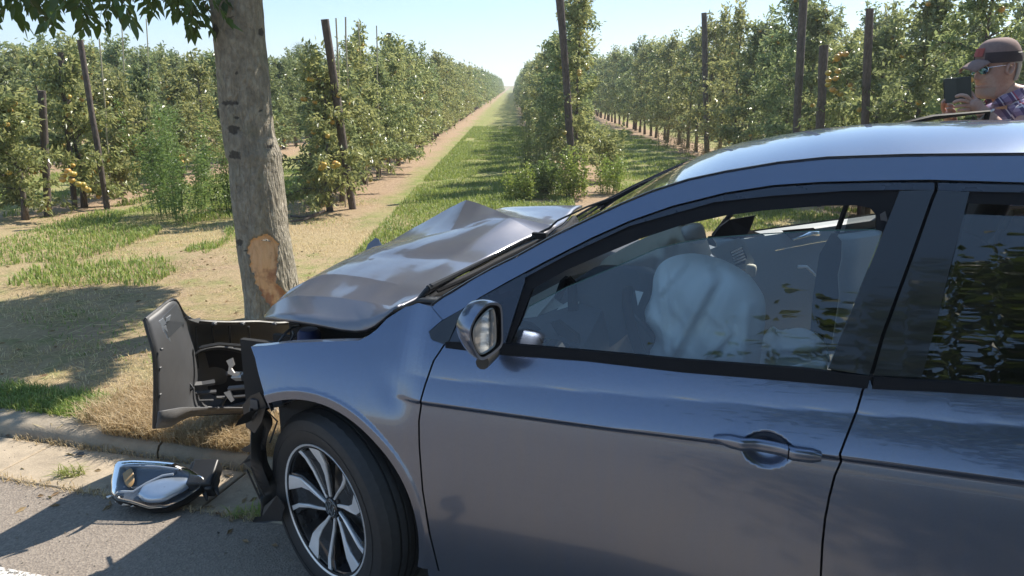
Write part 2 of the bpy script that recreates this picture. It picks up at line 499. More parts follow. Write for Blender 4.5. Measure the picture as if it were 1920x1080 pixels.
def triangulate(poly, sp):
    B = resample(poly, sp)
    mn, mx = B.min(0), B.max(0)
    gx, gy = np.meshgrid(np.arange(mn[0], mx[0], sp), np.arange(mn[1], mx[1], sp * .9), indexing='ij')
    gx = gx + (np.arange(gx.shape[1])[None, :] % 2) * sp * .5
    G = np.stack([gx.ravel(), gy.ravel()], 1)
    G = G[inside(B, G)]
    if len(G): G = G[seg_dist(B, G) > sp * .45]
    allp = [Vector((float(p[0]), float(p[1]))) for p in B] + [Vector((float(p[0]), float(p[1]))) for p in G]
    nb = len(B)
    edges = [(i, (i + 1) % nb) for i in range(nb)]
    ov, oe, of, _, _, _ = delaunay_2d_cdt(allp, edges, [list(range(nb))], 1, 1e-7)
    V = np.array([[p.x, p.y] for p in ov]); F = []
    for f in of:
        for k in range(1, len(f) - 1):
            a, b, c = V[f[0]], V[f[k]], V[f[k + 1]]
            if (b[0] - a[0]) * (c[1] - a[1]) - (b[1] - a[1]) * (c[0] - a[0]) < 0: F.append((f[0], f[k + 1], f[k]))
            else: F.append((f[0], f[k], f[k + 1]))
    return V, F
def panel(name, poly, mat, parent, sp=.012, off=0.0, depth=.016, surf=None, fn=None, roll=0.0016):
    """a pressed panel on the body-side surface: skin with a turned-in edge"""
    V2, F = triangulate([np.array(p, float) for p in poly], sp)
    f = surf or S
    v = f(V2[:, 0], V2[:, 1]) + off
    V = np.stack([V2[:, 0], v, V2[:, 1]], 1)
    if fn is not None: V = fn(V)
    from collections import Counter
    cnt = {}
    for t in F:
        for a, b in ((t[0], t[1]), (t[1], t[2]), (t[2], t[0])):
            if (b, a) in cnt: cnt[(b, a)] = None
            else: cnt[(a, b)] = 1
    be = [k for k, c in cnt.items() if c]
    V = V.tolist(); F = list(F)
    if depth:
        bset = set(i for e in be for i in e)
        m1 = {}; m2 = {}
        for i in bset:
            if roll: V[i][1] += roll
            m1[i] = len(V); V.append(list(V[i]))
            m2[i] = len(V); p = list(V[i]); p[1] += depth; V.append(p)
        for a, b in be: F.append((b, a, m2[a])); F.append((b, m2[a], m2[b]))
        # the turned-in edge uses its own vertices so that the skin stays smooth
        F2 = []
        nskin = len(F) - 2 * len(be)
        for k, t in enumerate(F):
            if k >= nskin: t = tuple(m1.get(i, i) if i in m1 else i for i in t)
            F2.append(t)
        F = F2
    o = mesh_obj(name, V, F, mat, parent)
    if fn is None:
        # exact surface normals, so that reflections run clean across the panel
        e = .0012; U_, W_ = V2[:, 0], V2[:, 1]
        su = (f(U_ + e, W_) - f(U_ - e, W_)) / (2 * e); sw = (f(U_, W_ + e) - f(U_, W_ - e)) / (2 * e)
        N = np.stack([su, -np.ones_like(su), sw], 1); N /= np.linalg.norm(N, axis=1)[:, None]
        me = o.data; vn = np.empty(len(me.vertices) * 3, np.float32); me.vertices.foreach_get('normal', vn); vn = vn.reshape(-1, 3)
        vn[:len(N)] = N
        me.normals_split_custom_set_from_vertices([tuple(map(float, x)) for x in vn])
    return o
def mirrored(o, name=None, parent=None):
    c = o.copy(); COL.objects.link(c)
    if parent is not None: c.parent = parent
    c.scale = (1, -1, 1); c.location = (0, WIDTH, 0)
    return c
# =================================================================== GROUND, ROAD, KERB
K0 = np.array([-2.43, 3.38]); KE = np.array([math.cos(R(-15.1)), math.sin(R(-15.1))]); KN = np.array([-KE[1], KE[0]])
def kw(s, n, z=0.0):
    p = K0 + KE * s + KN * n; return (p[0], p[1], z)
ROWS_X = [-22.7, -19.3, -15.9, -12.5, -9.15, -5.75, -2.37, 1.03, 4.45, 7.85, 11.3, 14.7, 18.1]
def ground_mat():
    s = NT('orchard_ground')
    co = s.coord('Object')
    sep = s.n('ShaderNodeSeparateXYZ'); s.L(co, sep.inputs[0])
    X, Y = sep.outputs[0], sep.outputs[1]
    # distance to the nearest tree row (rows 3.4 m apart)
    fx = s.math('ABSOLUTE', s.math('SUBTRACT', s.math('FRACT', s.math('DIVIDE', s.math('ADD', X, 2.37 - 1.7 + 34.0), 3.4)), 0.5))
    dist = s.math('MULTIPLY', fx, 3.4)          # 0 on the row
    wob = s.math('MULTIPLY', s.math('SUBTRACT', s.noise(co, .9, 5, .6), .5), 1.1)
    soilband = s.ramp(s.math('ADD', dist, wob), [(0.45, 1.0), (0.85, 0.0)])
    inorch = s.ramp(s.math('ADD', Y, s.math('MULTIPLY', wob, 3.0)), [(0.0, 0.0), (1.0, 1.0)])
    mr = s.n('ShaderNodeMapRange'); s.L(s.math('ADD', Y, s.math('MULTIPLY', wob, 2.5)), mr.inputs[0]); mr.inputs[1].default_value = 8.0; mr.inputs[2].default_value = 10.5
    orch = mr.outputs[0]
    fine = s.noise(co, 26, 8, .7); mid = s.noise(co, 4.2, 6, .65); big = s.noise(co, .55, 4, .55)
    hay = s.noise(s.coord('Object', (1, 2.2, 1)), 60, 6, .75, .6)
    soil = s.ramp(fine, [(.3, (.23, .155, .10)), (.52, (.40, .285, .19)), (.75, (.52, .40, .28))])
    dry = s.ramp(hay, [(.28, (.20, .145, .075)), (.5, (.40, .31, .175)), (.72, (.56, .46, .29))])
    green = s.ramp(fine, [(.3, (.08, .125, .028)), (.52, (.18, .24, .055)), (.75, (.31, .35, .11))])
    # in the headland: dry grass with green tufts; between the rows: greener
    gmask_head = s.ramp(s.math('ADD', s.math('MULTIPLY', mid, .55), s.math('MULTIPLY', big, .5)), [(.52, 0.0), (.64, .85)])
    head = s.mix(gmask_head, dry, green)
    head = s.mix(s.ramp(big, [(.50, 0.0), (.62, .75)]), head, soil)
    alley = s.mix(s.ramp(mid, [(.40, .0), (.62, .9)]), s.mix(.35, dry, green), green)
    alley = s.mix(soilband, alley, soil)
    col = s.mix(orch, head, alley)
    h = s.math('ADD', fine, s.math('MULTIPLY', hay, .6))
    return s.fin(s.bsdf(col, .95, Normal=s.bump(h, .9, .02), Specular_IOR_Level=.15))
M['ground'] = ground_mat()
def strip_grid(s0, s1, n0, n1, z, ns, nn, jit=0.0):
    rows = []
    for j in range(nn + 1):
        n_ = n0 + (n1 - n0) * j / nn
        rows.append([kw(s0 + (s1 - s0) * i / ns, n_, z) for i in range(ns + 1)])
    return rows
GZ = .045
# the field: fine mesh near, coarse to the horizon
xs = np.concatenate([[-1500, -500, -150, -60, -30], np.arange(-16, 16.1, .25), [30, 60, 150, 500, 1500]])
def field_mesh():
    V = []; F = []
    nn_list = [.13, .16] + list(np.arange(.3, 12, .2)) + [13, 15, 18, 24, 36, 60, 100, 200, 500, 1600]
    def hz(x, y):
        return .022 * math.sin(x * 1.3 + y * .7) * math.sin(y * 1.1 - x * .4) + .012 * math.sin(x * 4.1 + 1) * math.sin(y * 3.7)
    for n_ in nn_list:
        for s_ in xs:
            p = kw(s_ + 2.4, n_)
            k = min(1, max(0, (n_ - .16) / .8)); far = 1 if n_ < 30 else 0
            V.append((p[0], p[1], GZ + k * far * hz(p[0], p[1]) + (0 if n_ > .14 else -.03)))
    m = len(xs)
    for j in range(len(nn_list) - 1):
        for i in range(m - 1):
            a = j * m + i; F.append((a, a + 1, a + 1 + m, a + m))
    o = mesh_obj('ground', V, F, M['ground'], None); tag(o, kind='structure'); return o
field = field_mesh()
def asphalt():
    s = NT('asphalt'); co = s.coord('Object')
    vo = s.n('ShaderNodeTexVoronoi'); s.L(co, vo.inputs['Vector']); vo.inputs['Scale'].default_value = 130
    st = s.ramp(vo.outputs['Color'], [(.1, (.165, .136, .112)), (.55, (.22, .184, .15)), (.95, (.29, .245, .20))])
    st = s.mix(s.ramp(s.noise(co, 1.6, 5, .6), [(.35, 0.0), (.7, .35)]), st, (.29, .245, .20))
    st = s.mix(s.ramp(s.noise(co, 45, 3, .6), [(.62, 0.0), (.74, .5)]), st, (.07, .065, .06))
    h = s.math('ADD', vo.outputs['Distance'], s.math('MULTIPLY', s.noise(co, 60, 4), .6))
    return s.fin(s.bsdf(st, .82, Normal=s.bump(h, .55, .004)))
M['asphalt'] = asphalt()
def concrete(name, c, dark):
    s = NT(name); co = s.coord('Object')
    n1 = s.noise(co, 7, 8, .65); n2 = s.noise(co, 90, 4, .6)
    col = s.ramp(n1, [(.3, tuple(x * .68 for x in c)), (.55, c), (.8, tuple(min(1, x * 1.22) for x in c))])
    col = s.mix(s.ramp(n2, [(.5, 0.0), (.75, .45)]), col, dark)
    return s.fin(s.bsdf(col, .9, Normal=s.bump(s.math('ADD', n1, n2), .5, .005)))
M['concrete'] = concrete('gutter_concrete', (.40, .325, .235), (.22, .175, .125))
M['kerb'] = concrete('kerb_concrete', (.33, .275, .205), (.18, .145, .11))
road = MB().grid(strip_grid(-60, 60, -6.6, -.34, 0.0, 60, 12)).build('road', M['asphalt'], None); tag(road, kind='structure')
base = MB().grid(strip_grid(-1500, 1500, -1600, -8.0, 0.03, 4, 4)).build('verge', M['ground'], None); tag(base, kind='structure')
vg = MB().grid(strip_grid(-60, 60, -8.0, -6.62, 0.03, 60, 3)).build('verge', M['ground'], None); tag(vg, kind='structure')
bs = MB().grid(strip_grid(-60, 60, -6.7, .3, -.06, 2, 2)).build('road_bed', M['kerb'], None); tag(bs, kind='structure')
# gutter slabs and kerbstones, one by one
gut = empty('gutter'); tag(gut, kind='structure')
gm_ = None
for i in range(-6, 14):
    rr = random.Random(i)
    s0, s1 = i * 1.02 + .32, (i + 1) * 1.02 + .32 - .008
    if gm_ is None: pass
    V = [kw(s0, -.336, -.05), kw(s1, -.336, -.05), kw(s1, -.012, -.05), kw(s0, -.012, -.05), kw(s0, -.336, .003 + rr.random() * .003), kw(s1, -.336, .003 + rr.random() * .003), kw(s1, -.012, .0), kw(s0, -.012, .0)]
    o = mesh_obj('gutter_slab', V, [(4, 5, 6, 7), (0, 1, 5, 4), (1, 2, 6, 5), (2, 3, 7, 6), (3, 0, 4, 7)], M['concrete'], gut, smooth=False); bevel(o, .004, 1)
kerb = empty('kerb'); tag(kerb, kind='structure')
for i in range(-6, 14):
    rr = random.Random(i + 90)
    s0, s1 = i * 1.02 - .14, (i + 1) * 1.02 - .14 - .012
    prof = [(0.0, -.06), (.004, .02), (.022, .048), (.05, .058), (.155, .06 + rr.random() * .004), (.16, -.06)]
    V = []
    for s_ in (s0, s1):
        for n_, z in prof: V.append(kw(s_, n_ + rr.uniform(-.002, .002), z))
    m = len(prof)
    F = [(k, k + m, k + m + 1, k + 1) for k in range(m - 1)] + [tuple(range(m)), tuple(range(2 * m - 1, m - 1, -1))]
    mesh_obj('kerbstone', V, [f[::-1] for f in F], M['kerb'], kerb, smooth=True, autosmooth=50)
# painted edge line, worn
def paintmat():
    s = NT('worn_road_paint'); co = s.coord('Object')
    al = s.ramp(s.noise(co, 55, 5, .7), [(.42, 0.0), (.5, 1.0)])
    b = s.bsdf((.62, .6, .56), .8); tr_ = s.n('ShaderNodeBsdfTransparent'); mx = s.n('ShaderNodeMixShader')
    s.L(al, mx.inputs[0]); s.L(tr_.outputs[0], mx.inputs[1]); s.L(b.outputs[0], mx.inputs[2]); return s.fin(mx)
ln = MB().grid(strip_grid(-40, 40, -.97, -.835, .004, 40, 1)).build('edge_line', paintmat(), None); tag(ln, kind='structure')
for i in range(-8, 8):
    if i in (-1, 0): continue
    c_ = MB().grid(strip_grid(i * 6 - 1.5, i * 6 + 1.5, -3.55, -3.43, .004, 3, 1)).build('centre_line', paintmat() if False else ln.data.materials[0], None); tag(c_, kind='structure')
# =================================================================== LEAVES
def rot_basis(D, U):
    D = D / (np.linalg.norm(D, axis=1)[:, None] + 1e-9)
    X = np.cross(D, U); X /= np.linalg.norm(X, axis=1)[:, None] + 1e-9
    Nn = np.cross(X, D); return D, X, Nn
def leaf_geo(P, D, L, Wd, fold=.25, droop=.15, rs=None):
    rs = rs or rng
    n = len(P)
    U = rs.normal(size=(n, 3)) * .8 + np.array([0, 0, 1.0])
    D, X, Nn = rot_basis(D, U)
    L = np.broadcast_to(L, (n,))[:, None]; Wd = np.broadcast_to(Wd, (n,))[:, None]
    a = P; b = P + D * L * .42 + X * Wd + Nn * Wd * fold; c = P + D * L - Nn * L * droop; d = P + D * L * .42 - X * Wd + Nn * Wd * fold
    V = np.stack([a, b, c, d], 1).reshape(-1, 3)
    i = np.arange(n)[:, None] * 4
    F = np.concatenate([i + np.array([[0, 1, 2]]), i + np.array([[0, 2, 3]])], 0)
    return V, F
def blades_geo(P, H, wd, lean, rs, curl=.5):
    """grass blades: bent triangles pairs"""
    n = len(P); A = rs.uniform(0, 2 * math.pi, n); Lm = rs.uniform(.2, 1, n) * lean
    dx = np.stack([np.cos(A), np.sin(A), np.zeros(n)], 1); sx = np.stack([-np.sin(A), np.cos(A), np.zeros(n)], 1)
    H = np.broadcast_to(H, (n,)) * rs.uniform(.5, 1.15, n)
    up = np.array([0, 0, 1.0])
    b0 = P - sx * wd; b1 = P + sx * wd
    m = P + up * (H * .6)[:, None] + dx * (H * Lm * .35)[:, None]
    m0 = m - sx * wd * .8; m1 = m + sx * wd * .8
    t = P + up * (H * (1 - .35 * Lm * curl))[:, None] + dx * (H * Lm)[:, None]
    V = np.stack([b0, b1, m1, m0, t], 1).reshape(-1, 3)
    i = np.arange(n)[:, None] * 5
    F = np.concatenate([i + np.array([[0, 1, 2]]), i + np.array([[0, 2, 3]]), i + np.array([[3, 2, 4]])], 0)
    return V, F
def stuff(name, geo, mat, label=None, parent=None, mi=None):
    o = bpy.data.objects.new(name, np_mesh(name, geo[0], geo[1], mat, mi=mi)); link(o, parent); tag(o, kind='stuff')
    if label: o['label'] = label
    return o
# --- fruit-tree models
def tree_model(seed, h, rad, nleaf, leafL, mat, bare=.45, fruits=0, lean=0.0, top_shoots=5):
    r = np.random.default_rng(seed); q = random.Random(seed)
    tr_ = MB()
    pts = []
    for k in range(6):
        t = k / 5
        pts.append((lean * t * h + q.uniform(-.03, .03) * (k > 0), q.uniform(-.03, .03) * (k > 0), t * h * .93))
    tr_.tube(pts, [.036 - .028 * k / 5 + (.012 if k == 0 else 0) for k in range(6)], 7)
    P = []; D = []
    nb = int(26 + h * 16)
    bases = []
    for k in range(nb):
        z = bare + (h * .93 - bare) * (k + q.random()) / nb
        t = (z - bare) / (h - bare)
        A = q.uniform(0, 2 * math.pi)
        l = rad * (1.05 - .62 * t) * q.uniform(.45, 1.15)
        up = q.uniform(-.15, .55) + .35 * t
        a = np.array([lean * z, 0, z]); e = a + np.array([math.cos(A) * l * .85, math.sin(A) * l * 1.1, up * l])
        dr = np.array([0, 0, -.25 * l])
        mid = (a + e) / 2 + np.array([0, 0, .08 * l])
        e = e + dr * q.uniform(0, 1)
        bases.append((a, mid, e))
        if k % 2 == 0: tr_.tube([a, mid, e], [.009, .006, .003], 4, cap=False)
    for k in range(top_shoots):
        a = np.array([q.uniform(-.12, .12), q.uniform(-.15, .15), h * q.uniform(.78, .92)])
        e = a + np.array([q.uniform(-.12, .12), q.uniform(-.12, .12), q.uniform(.2, .42)])
        bases.append((a, (a + e) / 2, e)); tr_.tube([a, e], [.006, .002], 4, cap=False)
    wts = np.array([np.linalg.norm(b[2] - b[0]) for b in bases]) ** 1.1; wts /= wts.sum()
    ch = r.choice(len(bases), nleaf, p=wts); tt = r.uniform(.05, 1.03, nleaf) ** .8
    A0 = np.array([b[0] for b in bases])[ch]; B0 = np.array([b[1] for b in bases])[ch]; C0 = np.array([b[2] for b in bases])[ch]
    t = tt[:, None]
    P = A0 * (1 - t) ** 2 + 2 * B0 * t * (1 - t) + C0 * t * t
    ax = C0 - A0; ax /= np.linalg.norm(ax, axis=1)[:, None]
    P = P + r.normal(size=(nleaf, 3)) * .038
    D = ax * .5 + r.normal(size=(nleaf, 3)) * .75 + np.array([0, 0, -.22])
    V, F = leaf_geo(P, D, leafL * r.uniform(.6, 1.2, nleaf), leafL * .2 * r.uniform(.8, 1.3, nleaf), .35, .18, r)
    fl = []
    for k in range(fruits):
        b = bases[q.randrange(len(bases))]; t_ = q.uniform(.4, .95)
        fl.append(tuple(b[0] * (1 - t_) + b[2] * t_ + np.array([q.uniform(-.04, .04), q.uniform(-.04, .04), -.05])))
    me_t = bpy.data.meshes.new('trunk'); me_t.from_pydata(tr_.v, [], tr_.f); me_t.materials.append(M['bark_dark']); me_t.polygons.foreach_set('use_smooth', [True] * len(me_t.polygons))
    me_c = np_mesh('crown', V, F, mat)
    return me_t, me_c, fl
def ball_mesh(name, r, mat, sub=1, sq=1.0):
    import bmesh
    bm = bmesh.new(); bmesh.ops.create_icosphere(bm, subdivisions=sub, radius=r)
    for v in bm.verts:
        v.co.z *= sq
        rr = math.hypot(v.co.x, v.co.y)
        if v.co.z > 0: v.co.z -= .35 * r * math.exp(-(rr / (r * .4)) ** 2)
    me = bpy.data.meshes.new(name); bm.to_mesh(me); bm.free()
    me.polygons.foreach_set('use_smooth', [True] * len(me.polygons)); me.materials.append(mat); return me
APPLE = ball_mesh('apple', .033, M['apple'], 2, .9)
APPLE_LO = ball_mesh('apple', .033, M['apple'], 1, .9)
def joined_fruit(pts, name='apples'):
    base_v = np.array([v.co[:] for v in APPLE_LO.vertices]); base_f = np.array([p.vertices[:] for p in APPLE_LO.polygons])
    V = np.concatenate([base_v + np.array(p) for p in pts]); F = np.concatenate([base_f + i * len(base_v) for i in range(len(pts))])
    return np_mesh(name, V, F, M['apple'], smooth=True)
# model sets by detail: near / mid / far
MODELS = {}
def mset(key, n, h, rad, nleaf, L, mats, **k):
    out = []
    for i in range(n):
        m = tree_model(hash((len(key), i, int(h * 10))) % 9999 + i, h * (1 + .05 * ((i % 3) - 1)), rad, nleaf, L, mats[i % len(mats)], **k)
        fm = joined_fruit(m[2]) if m[2] else None
        out.append((m[0], m[1], fm, m[2]))
    MODELS[key] = out
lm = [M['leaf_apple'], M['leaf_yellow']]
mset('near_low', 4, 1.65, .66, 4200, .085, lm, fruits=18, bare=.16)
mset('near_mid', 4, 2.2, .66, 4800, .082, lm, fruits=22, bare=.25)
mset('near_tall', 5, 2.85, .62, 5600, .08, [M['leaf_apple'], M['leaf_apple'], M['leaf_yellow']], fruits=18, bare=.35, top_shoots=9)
mset('mid_low', 3, 1.9, .66, 2200, .105, lm, fruits=12, bare=.25)
mset('mid_mid', 4, 2.35, .62, 2400, .105, lm, fruits=12, bare=.3, top_shoots=8)
mset('mid_tall', 4, 2.9, .62, 2500, .105, [M['leaf_apple'], M['leaf_yellow']], fruits=10, top_shoots=9)
mset('far_mid', 3, 2.45, .68, 520, .2, lm, top_shoots=7)
mset('far_tall', 3, 2.95, .72, 600, .2, [M['leaf_apple']], top_shoots=7)
def ordinal(n): return ['first', 'second', 'third', 'fourth', 'fifth', 'sixth', 'seventh', 'eighth', 'ninth', 'tenth'][n - 1]
ROWDEF = {  # x: (first Y, kind near, kind mid, kind far, how to call it)
    -2.37: (9.75, 'row left of the path'),
    1.03: (12.75, 'row right of the path'),
    4.45: (7.6, 'tall row behind the car'),
    -5.75: (9.15, 'second row left of the path'),
    -9.15: (12.3, 'third row left of the path'),
    7.85: (12.5, 'hindmost row behind the car'),
    -12.5: (17.0, 'fourth row left of the path')}
treelist = []
for X, (Y0, nm) in ROWDEF.items():
    q = random.Random(int(X * 10)); y = Y0; i = 0
    while y < 175:
        jx = q.uniform(-.07, .07)
        d = math.hypot(X, y)
        treelist.append([X + jx, y, X, i, d, nm, q.random(), q.uniform(.9, 1.1)])
        y += 1.05 * q.uniform(.9, 1.12); i += 1
inview = [t for t in treelist if abs(t[0]) / t[1] < .72]
inview.sort(key=lambda t: t[4])
# rows beyond the picture's edges, part of the joined distant planting
for t in treelist:
    if abs(t[0]) / t[1] >= .72 and t[1] > 6: inview.append(t)
for X in (11.3, 14.7, 18.1, 21.5, 24.9, 28.3, -15.9, -19.3):
    y = 11.0; q = random.Random(int(X * 7))
    while y < 80: inview.append([X + q.uniform(-.1, .1), y, X, 99, math.hypot(X, y) + 42, 'x', q.random(), q.uniform(.9, 1.1)]); y += 1.15
def kindof(t):
    X, y, d = t[2], t[1], t[4]
    if X == -2.37: k = 'low' if y < 11.2 else 'mid'
    elif X == -5.75: k = 'low' if y < 14.5 else 'mid'
    elif X == -9.15: k = 'low' if y < 15 else 'mid'
    elif X == -12.5: k = 'mid'
    elif X == 1.03: k = 'tall' if y < 14.5 else 'mid'
    else: k = 'tall'
    if X == 4.45 and 8.8 < y < 11.0: k = 'mid'
    if d < 15.5: return 'near_' + k
    if d < 42: return 'mid_' + k
    return 'far_' + ('mid' if k != 'tall' else 'tall')
LIM = 292
farV = []; farF = []; nfv = 0
nfruit = 0
for idx, t in enumerate(inview):
    mk = kindof(t)
    ms = MODELS[mk]; mo = ms[int(t[6] * 997) % len(ms)]
    sc = t[7]; rz = t[6] * 6.283
    if idx < LIM:
        e = empty('apple_tree', (t[0], t[1], GZ - .01), rz); e.scale = (1, 1, sc)
        if t[3] < 10 and t[4] < 26:
            lab = '%s apple tree from the road in the %s' % (ordinal(t[3] + 1), t[5])
        else: lab = 'apple tree farther along the %s' % t[5]
        tag(e, lab, 'apple tree', 'apple trees of the orchard rows' if (t[3] < 10 and t[4] < 26) else 'farther apple trees in the ' + t[5])
        o = bpy.data.objects.new('trunk', mo[0]); link(o, e)
        o = bpy.data.objects.new('crown', mo[1]); link(o, e)
        if mo[2] is not None:
            if t[4] < 13.8:
                for p in mo[3][:26]:
                    a = bpy.data.objects.new('apple', APPLE); a.location = p; link(a, e)
            else:
                o = bpy.data.objects.new('apples', mo[2]); link(o, e); tag(o, kind='stuff')
    else:
        V = np.empty(len(mo[1].vertices) * 3, np.float32); mo[1].vertices.foreach_get('co', V); V = V.reshape(-1, 3).copy()
        F = np.empty(len(mo[1].loops), np.int32); mo[1].loops.foreach_get('vertex_index', F); F = F.reshape(-1, 3)
        c, s_ = math.cos(rz), math.sin(rz)
        V = np.stack([V[:, 0] * c - V[:, 1] * s_ + t[0], V[:, 0] * s_ + V[:, 1] * c + t[1], V[:, 2] * sc + GZ], 1)
        farV.append(V); farF.append(F + nfv); nfv += len(V)
print('trees in view', len(inview), 'far leaves', sum(len(f) for f in farF))
fo_ = stuff('orchard_trees', (np.concatenate(farV), np.concatenate(farF)), M['leaf_apple'], 'distant orchard rows running on to the horizon')
# --- extra fruit clusters that catch the eye, on the trees they hang from
def fruit_cluster(px_, py_, Y, n, spread, tree_filter):
    P = at_y(px_, py_, Y)
    cand = [o for o in COL.objects if o.name.startswith('apple_tree') and o.type == 'EMPTY']
    e = min(cand, key=lambda o: (o.location.x - P[0]) ** 2 + (o.location.y - P[1]) ** 2)
    inv = Matrix.Rotation(-e.rotation_euler.z, 3, 'Z')
    q = random.Random(int(px_))
    for k in range(n):
        p = Vector((P[0] + q.uniform(-1, 1) * spread * .6, P[1] + q.uniform(-.06, .06), P[2] + q.uniform(-1, 1) * spread)) - e.location
        p = inv @ p; p.z /= e.scale.z
        a = bpy.data.objects.new('apple', APPLE); a.location = p; a.scale = (1.15, 1.15, 1.15 / e.scale.z); link(a, e)
for a in ((128, 325, 8.75, 6, .09), (155, 355, 8.75, 4, .07), (340, 300, 12.9, 4, .06), (345, 292, 12.8, 3, .05), (606, 312, 9.35, 5, .08), (630, 308, 9.35, 3, .05), (1575, 105, 9.6, 4, .08), (1560, 140, 9.6, 5, .12), (1570, 160, 9.6, 3, .1), (1060, 250, 12.2, 2, .05), (1085, 140, 12.2, 2, .05)):
    fruit_cluster(*a, None)
# --- posts, canes, wires
def post(base_px, top_px, Yb, Yt, r, label, name='trellis_post', mat='post', cat='post', group='wooden trellis posts', topz=None):
    a = at_y(*base_px, Yb); a[2] = GZ - .02
    b = at_y(*top_px, Yt)
    d = (b - a)
    e = MB(); n = 7; q = random.Random(int(base_px[0]))
    e.tube([tuple(d * k / n + np.array([q.uniform(-.006, .006), q.uniform(-.006, .006), 0]) * (0 < k < n)) for k in range(n + 1)], [r * q.uniform(.92, 1.06) for _ in range(n + 1)], 10)
    o = e.build(name, M[mat], None, auto=60); o.location = tuple(a); tag(o, label, cat, group); return o
post((661, 372), (609, 36), 9.9, 9.7, .048, 'leaning brown post at the head of the row left of the grass path')
post((1076, 346), (1046, -60), 12.3, 12.2, .06, 'dark tall post at the head of the row right of the grass path')
post((1326, 290), (1320, 24), 17.5, 17.5, .058, 'straight post standing above the trees left of the taller leaning post by the roof')
post((1493, 300), (1510, -60), 11.05, 11.05, .055, 'thick dark post rising out of frame behind the car roof')
post((1626, 300), (1631, 16), 9.35, 9.35, .045, 'dark post between the tall post and the man with the phone')
post((1540, 300), (1545, 85), 10.3, 10.3, .055, 'short grey post beside the cluster of ripe fruit behind the roof')
post((205, 420), (150, 75), 10.0, 10.0, .037, 'leaning brown post under the hanging leaves at upper left')
post((146, 430), (113, 98), 10.1, 10.1, .035, 'thin grey leaning post left of the brown leaning one')
post((92, 420), (78, 170), 9.5, 9.5, .045, 'short grey post at the far left among the leaves')
post((733, 330), (729, 62), 17.5, 17.5, .055, 'dark post above the trees in the row left of the path')
post((590, 400), (582, 145), 11.6, 11.6, .05, 'pale weathered post low among leaves right of the roadside tree')
for i, (bx, tx, ty, Y, r_, nm) in enumerate(((646, 630, 34, 10.1, .010, 'first'), (655, 648, 32, 10.6, .010, 'second'), (690, 671, 40, 12.5, .010, 'third'), (712, 706, 48, 13.4, .010, 'fourth'))):
    post((bx, 350), (tx, ty), Y, Y, r_, 'thin pale cane right of the leaning post, %s from the left' % nm, 'bamboo_cane', 'cane', 'cane', 'bamboo canes in the row left of the path')
for i, (bx, by, tx, ty, Y, nm) in enumerate(((214, 260, 186, 72, 10.8, 'beside the leaning brown post at upper left'), (250, 190, 228, 40, 13.5, 'rising left of the middle of the hanging leaves'), (296, 160, 274, 35, 14.0, 'closest to the roadside trunk on its left'))):
    post((bx, 400), (tx + (tx - bx) * 0, ty), Y, Y, .009, 'thin pale cane ' + nm, 'bamboo_cane', 'cane', 'cane', 'bamboo canes left of the roadside tree')
for X, nm in ((-2.37, 'left'), (1.03, 'right')):
    y0 = 9.9 if X < 0 else 12.4
    for z in (1.1, 2.05):
        w = MB().tube([(X, y0 + k * 6, z + GZ + .01 * math.sin(k)) for k in range(24)], .0025, 4).build('trellis_wire', M['wire'], None)
        tag(w, '%s trellis wire strung along the row on the %s of the grass path' % ('lower' if z < 1.5 else 'upper', nm), 'wire', 'trellis wires')
# =================================================================== CAR
car = tag(empty('crashed_car', tuple(W0), -B_), 'dark grey hatchback with crumpled bonnet and torn front bumper at the roadside', 'car')
GAP = .0028
# --- outlines measured in the photo and laid on the body side
fshut = [(833, 646), (824, 660), (813, 676), (798, 718), (788, 755), (785, 790), (786, 840), (792, 920), (805, 1000), (824, 1078)]
FS = tr(fshut)
FS += [(FS[-1][0] + .012, .235)]
bshut = [(1629, 712), (1618, 731), (1606, 772), (1584, 828), (1575, 852), (1577, 866), (1565, 893), (1555, 932), (1547, 974), (1542, 1022), (1539, 1080)]
BS = tr(bshut)
BS += [(BS[-1][0] + .0, .33), (BS[-1][0] - .01, .235)]
belt_pts = [(836, 651), (940, 664), (1100, 676), (1280, 697), (1450, 711), (1626, 727)]
BT = tr(belt_pts)
def shift(pts, du): return [(p[0] + du, p[1]) for p in pts]
def shiftw(pts, dw): return [(p[0], p[1] + dw) for p in pts]
door_poly = shift(FS[::-1], GAP) + shiftw(BT[1:-1], -.001) + shift(BS, -GAP)
door = panel('front_door', door_poly, M['paint'], car, .007)
# fender
ftop = tr([(833, 648), (810, 638), (803, 622), (829, 600), (808, 575)]) + [(.262, .995)] + tr([(745, 585), (725, 598), (706, 618), (690, 630), (672, 639), (600, 641), (540, 643), (500, 648), (470, 650)])
ffront = tr([(478, 672), (484, 700), (494, 735), (508, 772)])
arch_a0 = math.atan2(ffront[-1][1] - ARCH_W, ffront[-1][0] - ARCH_U)
archp = []
for k in range(0, 29):
    A = arch_a0 + (R(-11) - arch_a0) * k / 28
    archp.append((ARCH_U + .375 * math.cos(A), ARCH_W + .375 * math.sin(A) / .97))
fend_poly = shift(FS, -GAP)[::-1] + ftop[1:] + ffront + archp + [(FS[-1][0] - .015, .235)]
fender = panel('front_wing', fend_poly, M['paint'], car, .007)
# rear door (runs out of the picture on the right)
rshut = [(2.33, .98), (2.34, .90), (2.30, .78), (2.19, .62), (2.12, .50), (2.10, .34), (2.10, .235)]
BTR = tr([(1636, 728), (1750, 733), (1920, 744)]) + [(2.05, float(wb(2.05))), (2.33, float(wb(2.33)))]
rd_poly = shift(BS[::-1], GAP) + shiftw(BTR, -.001) + shift(rshut, -GAP)[1:]
rear_door = panel('rear_door', rd_poly, M['paint'], car, .008)
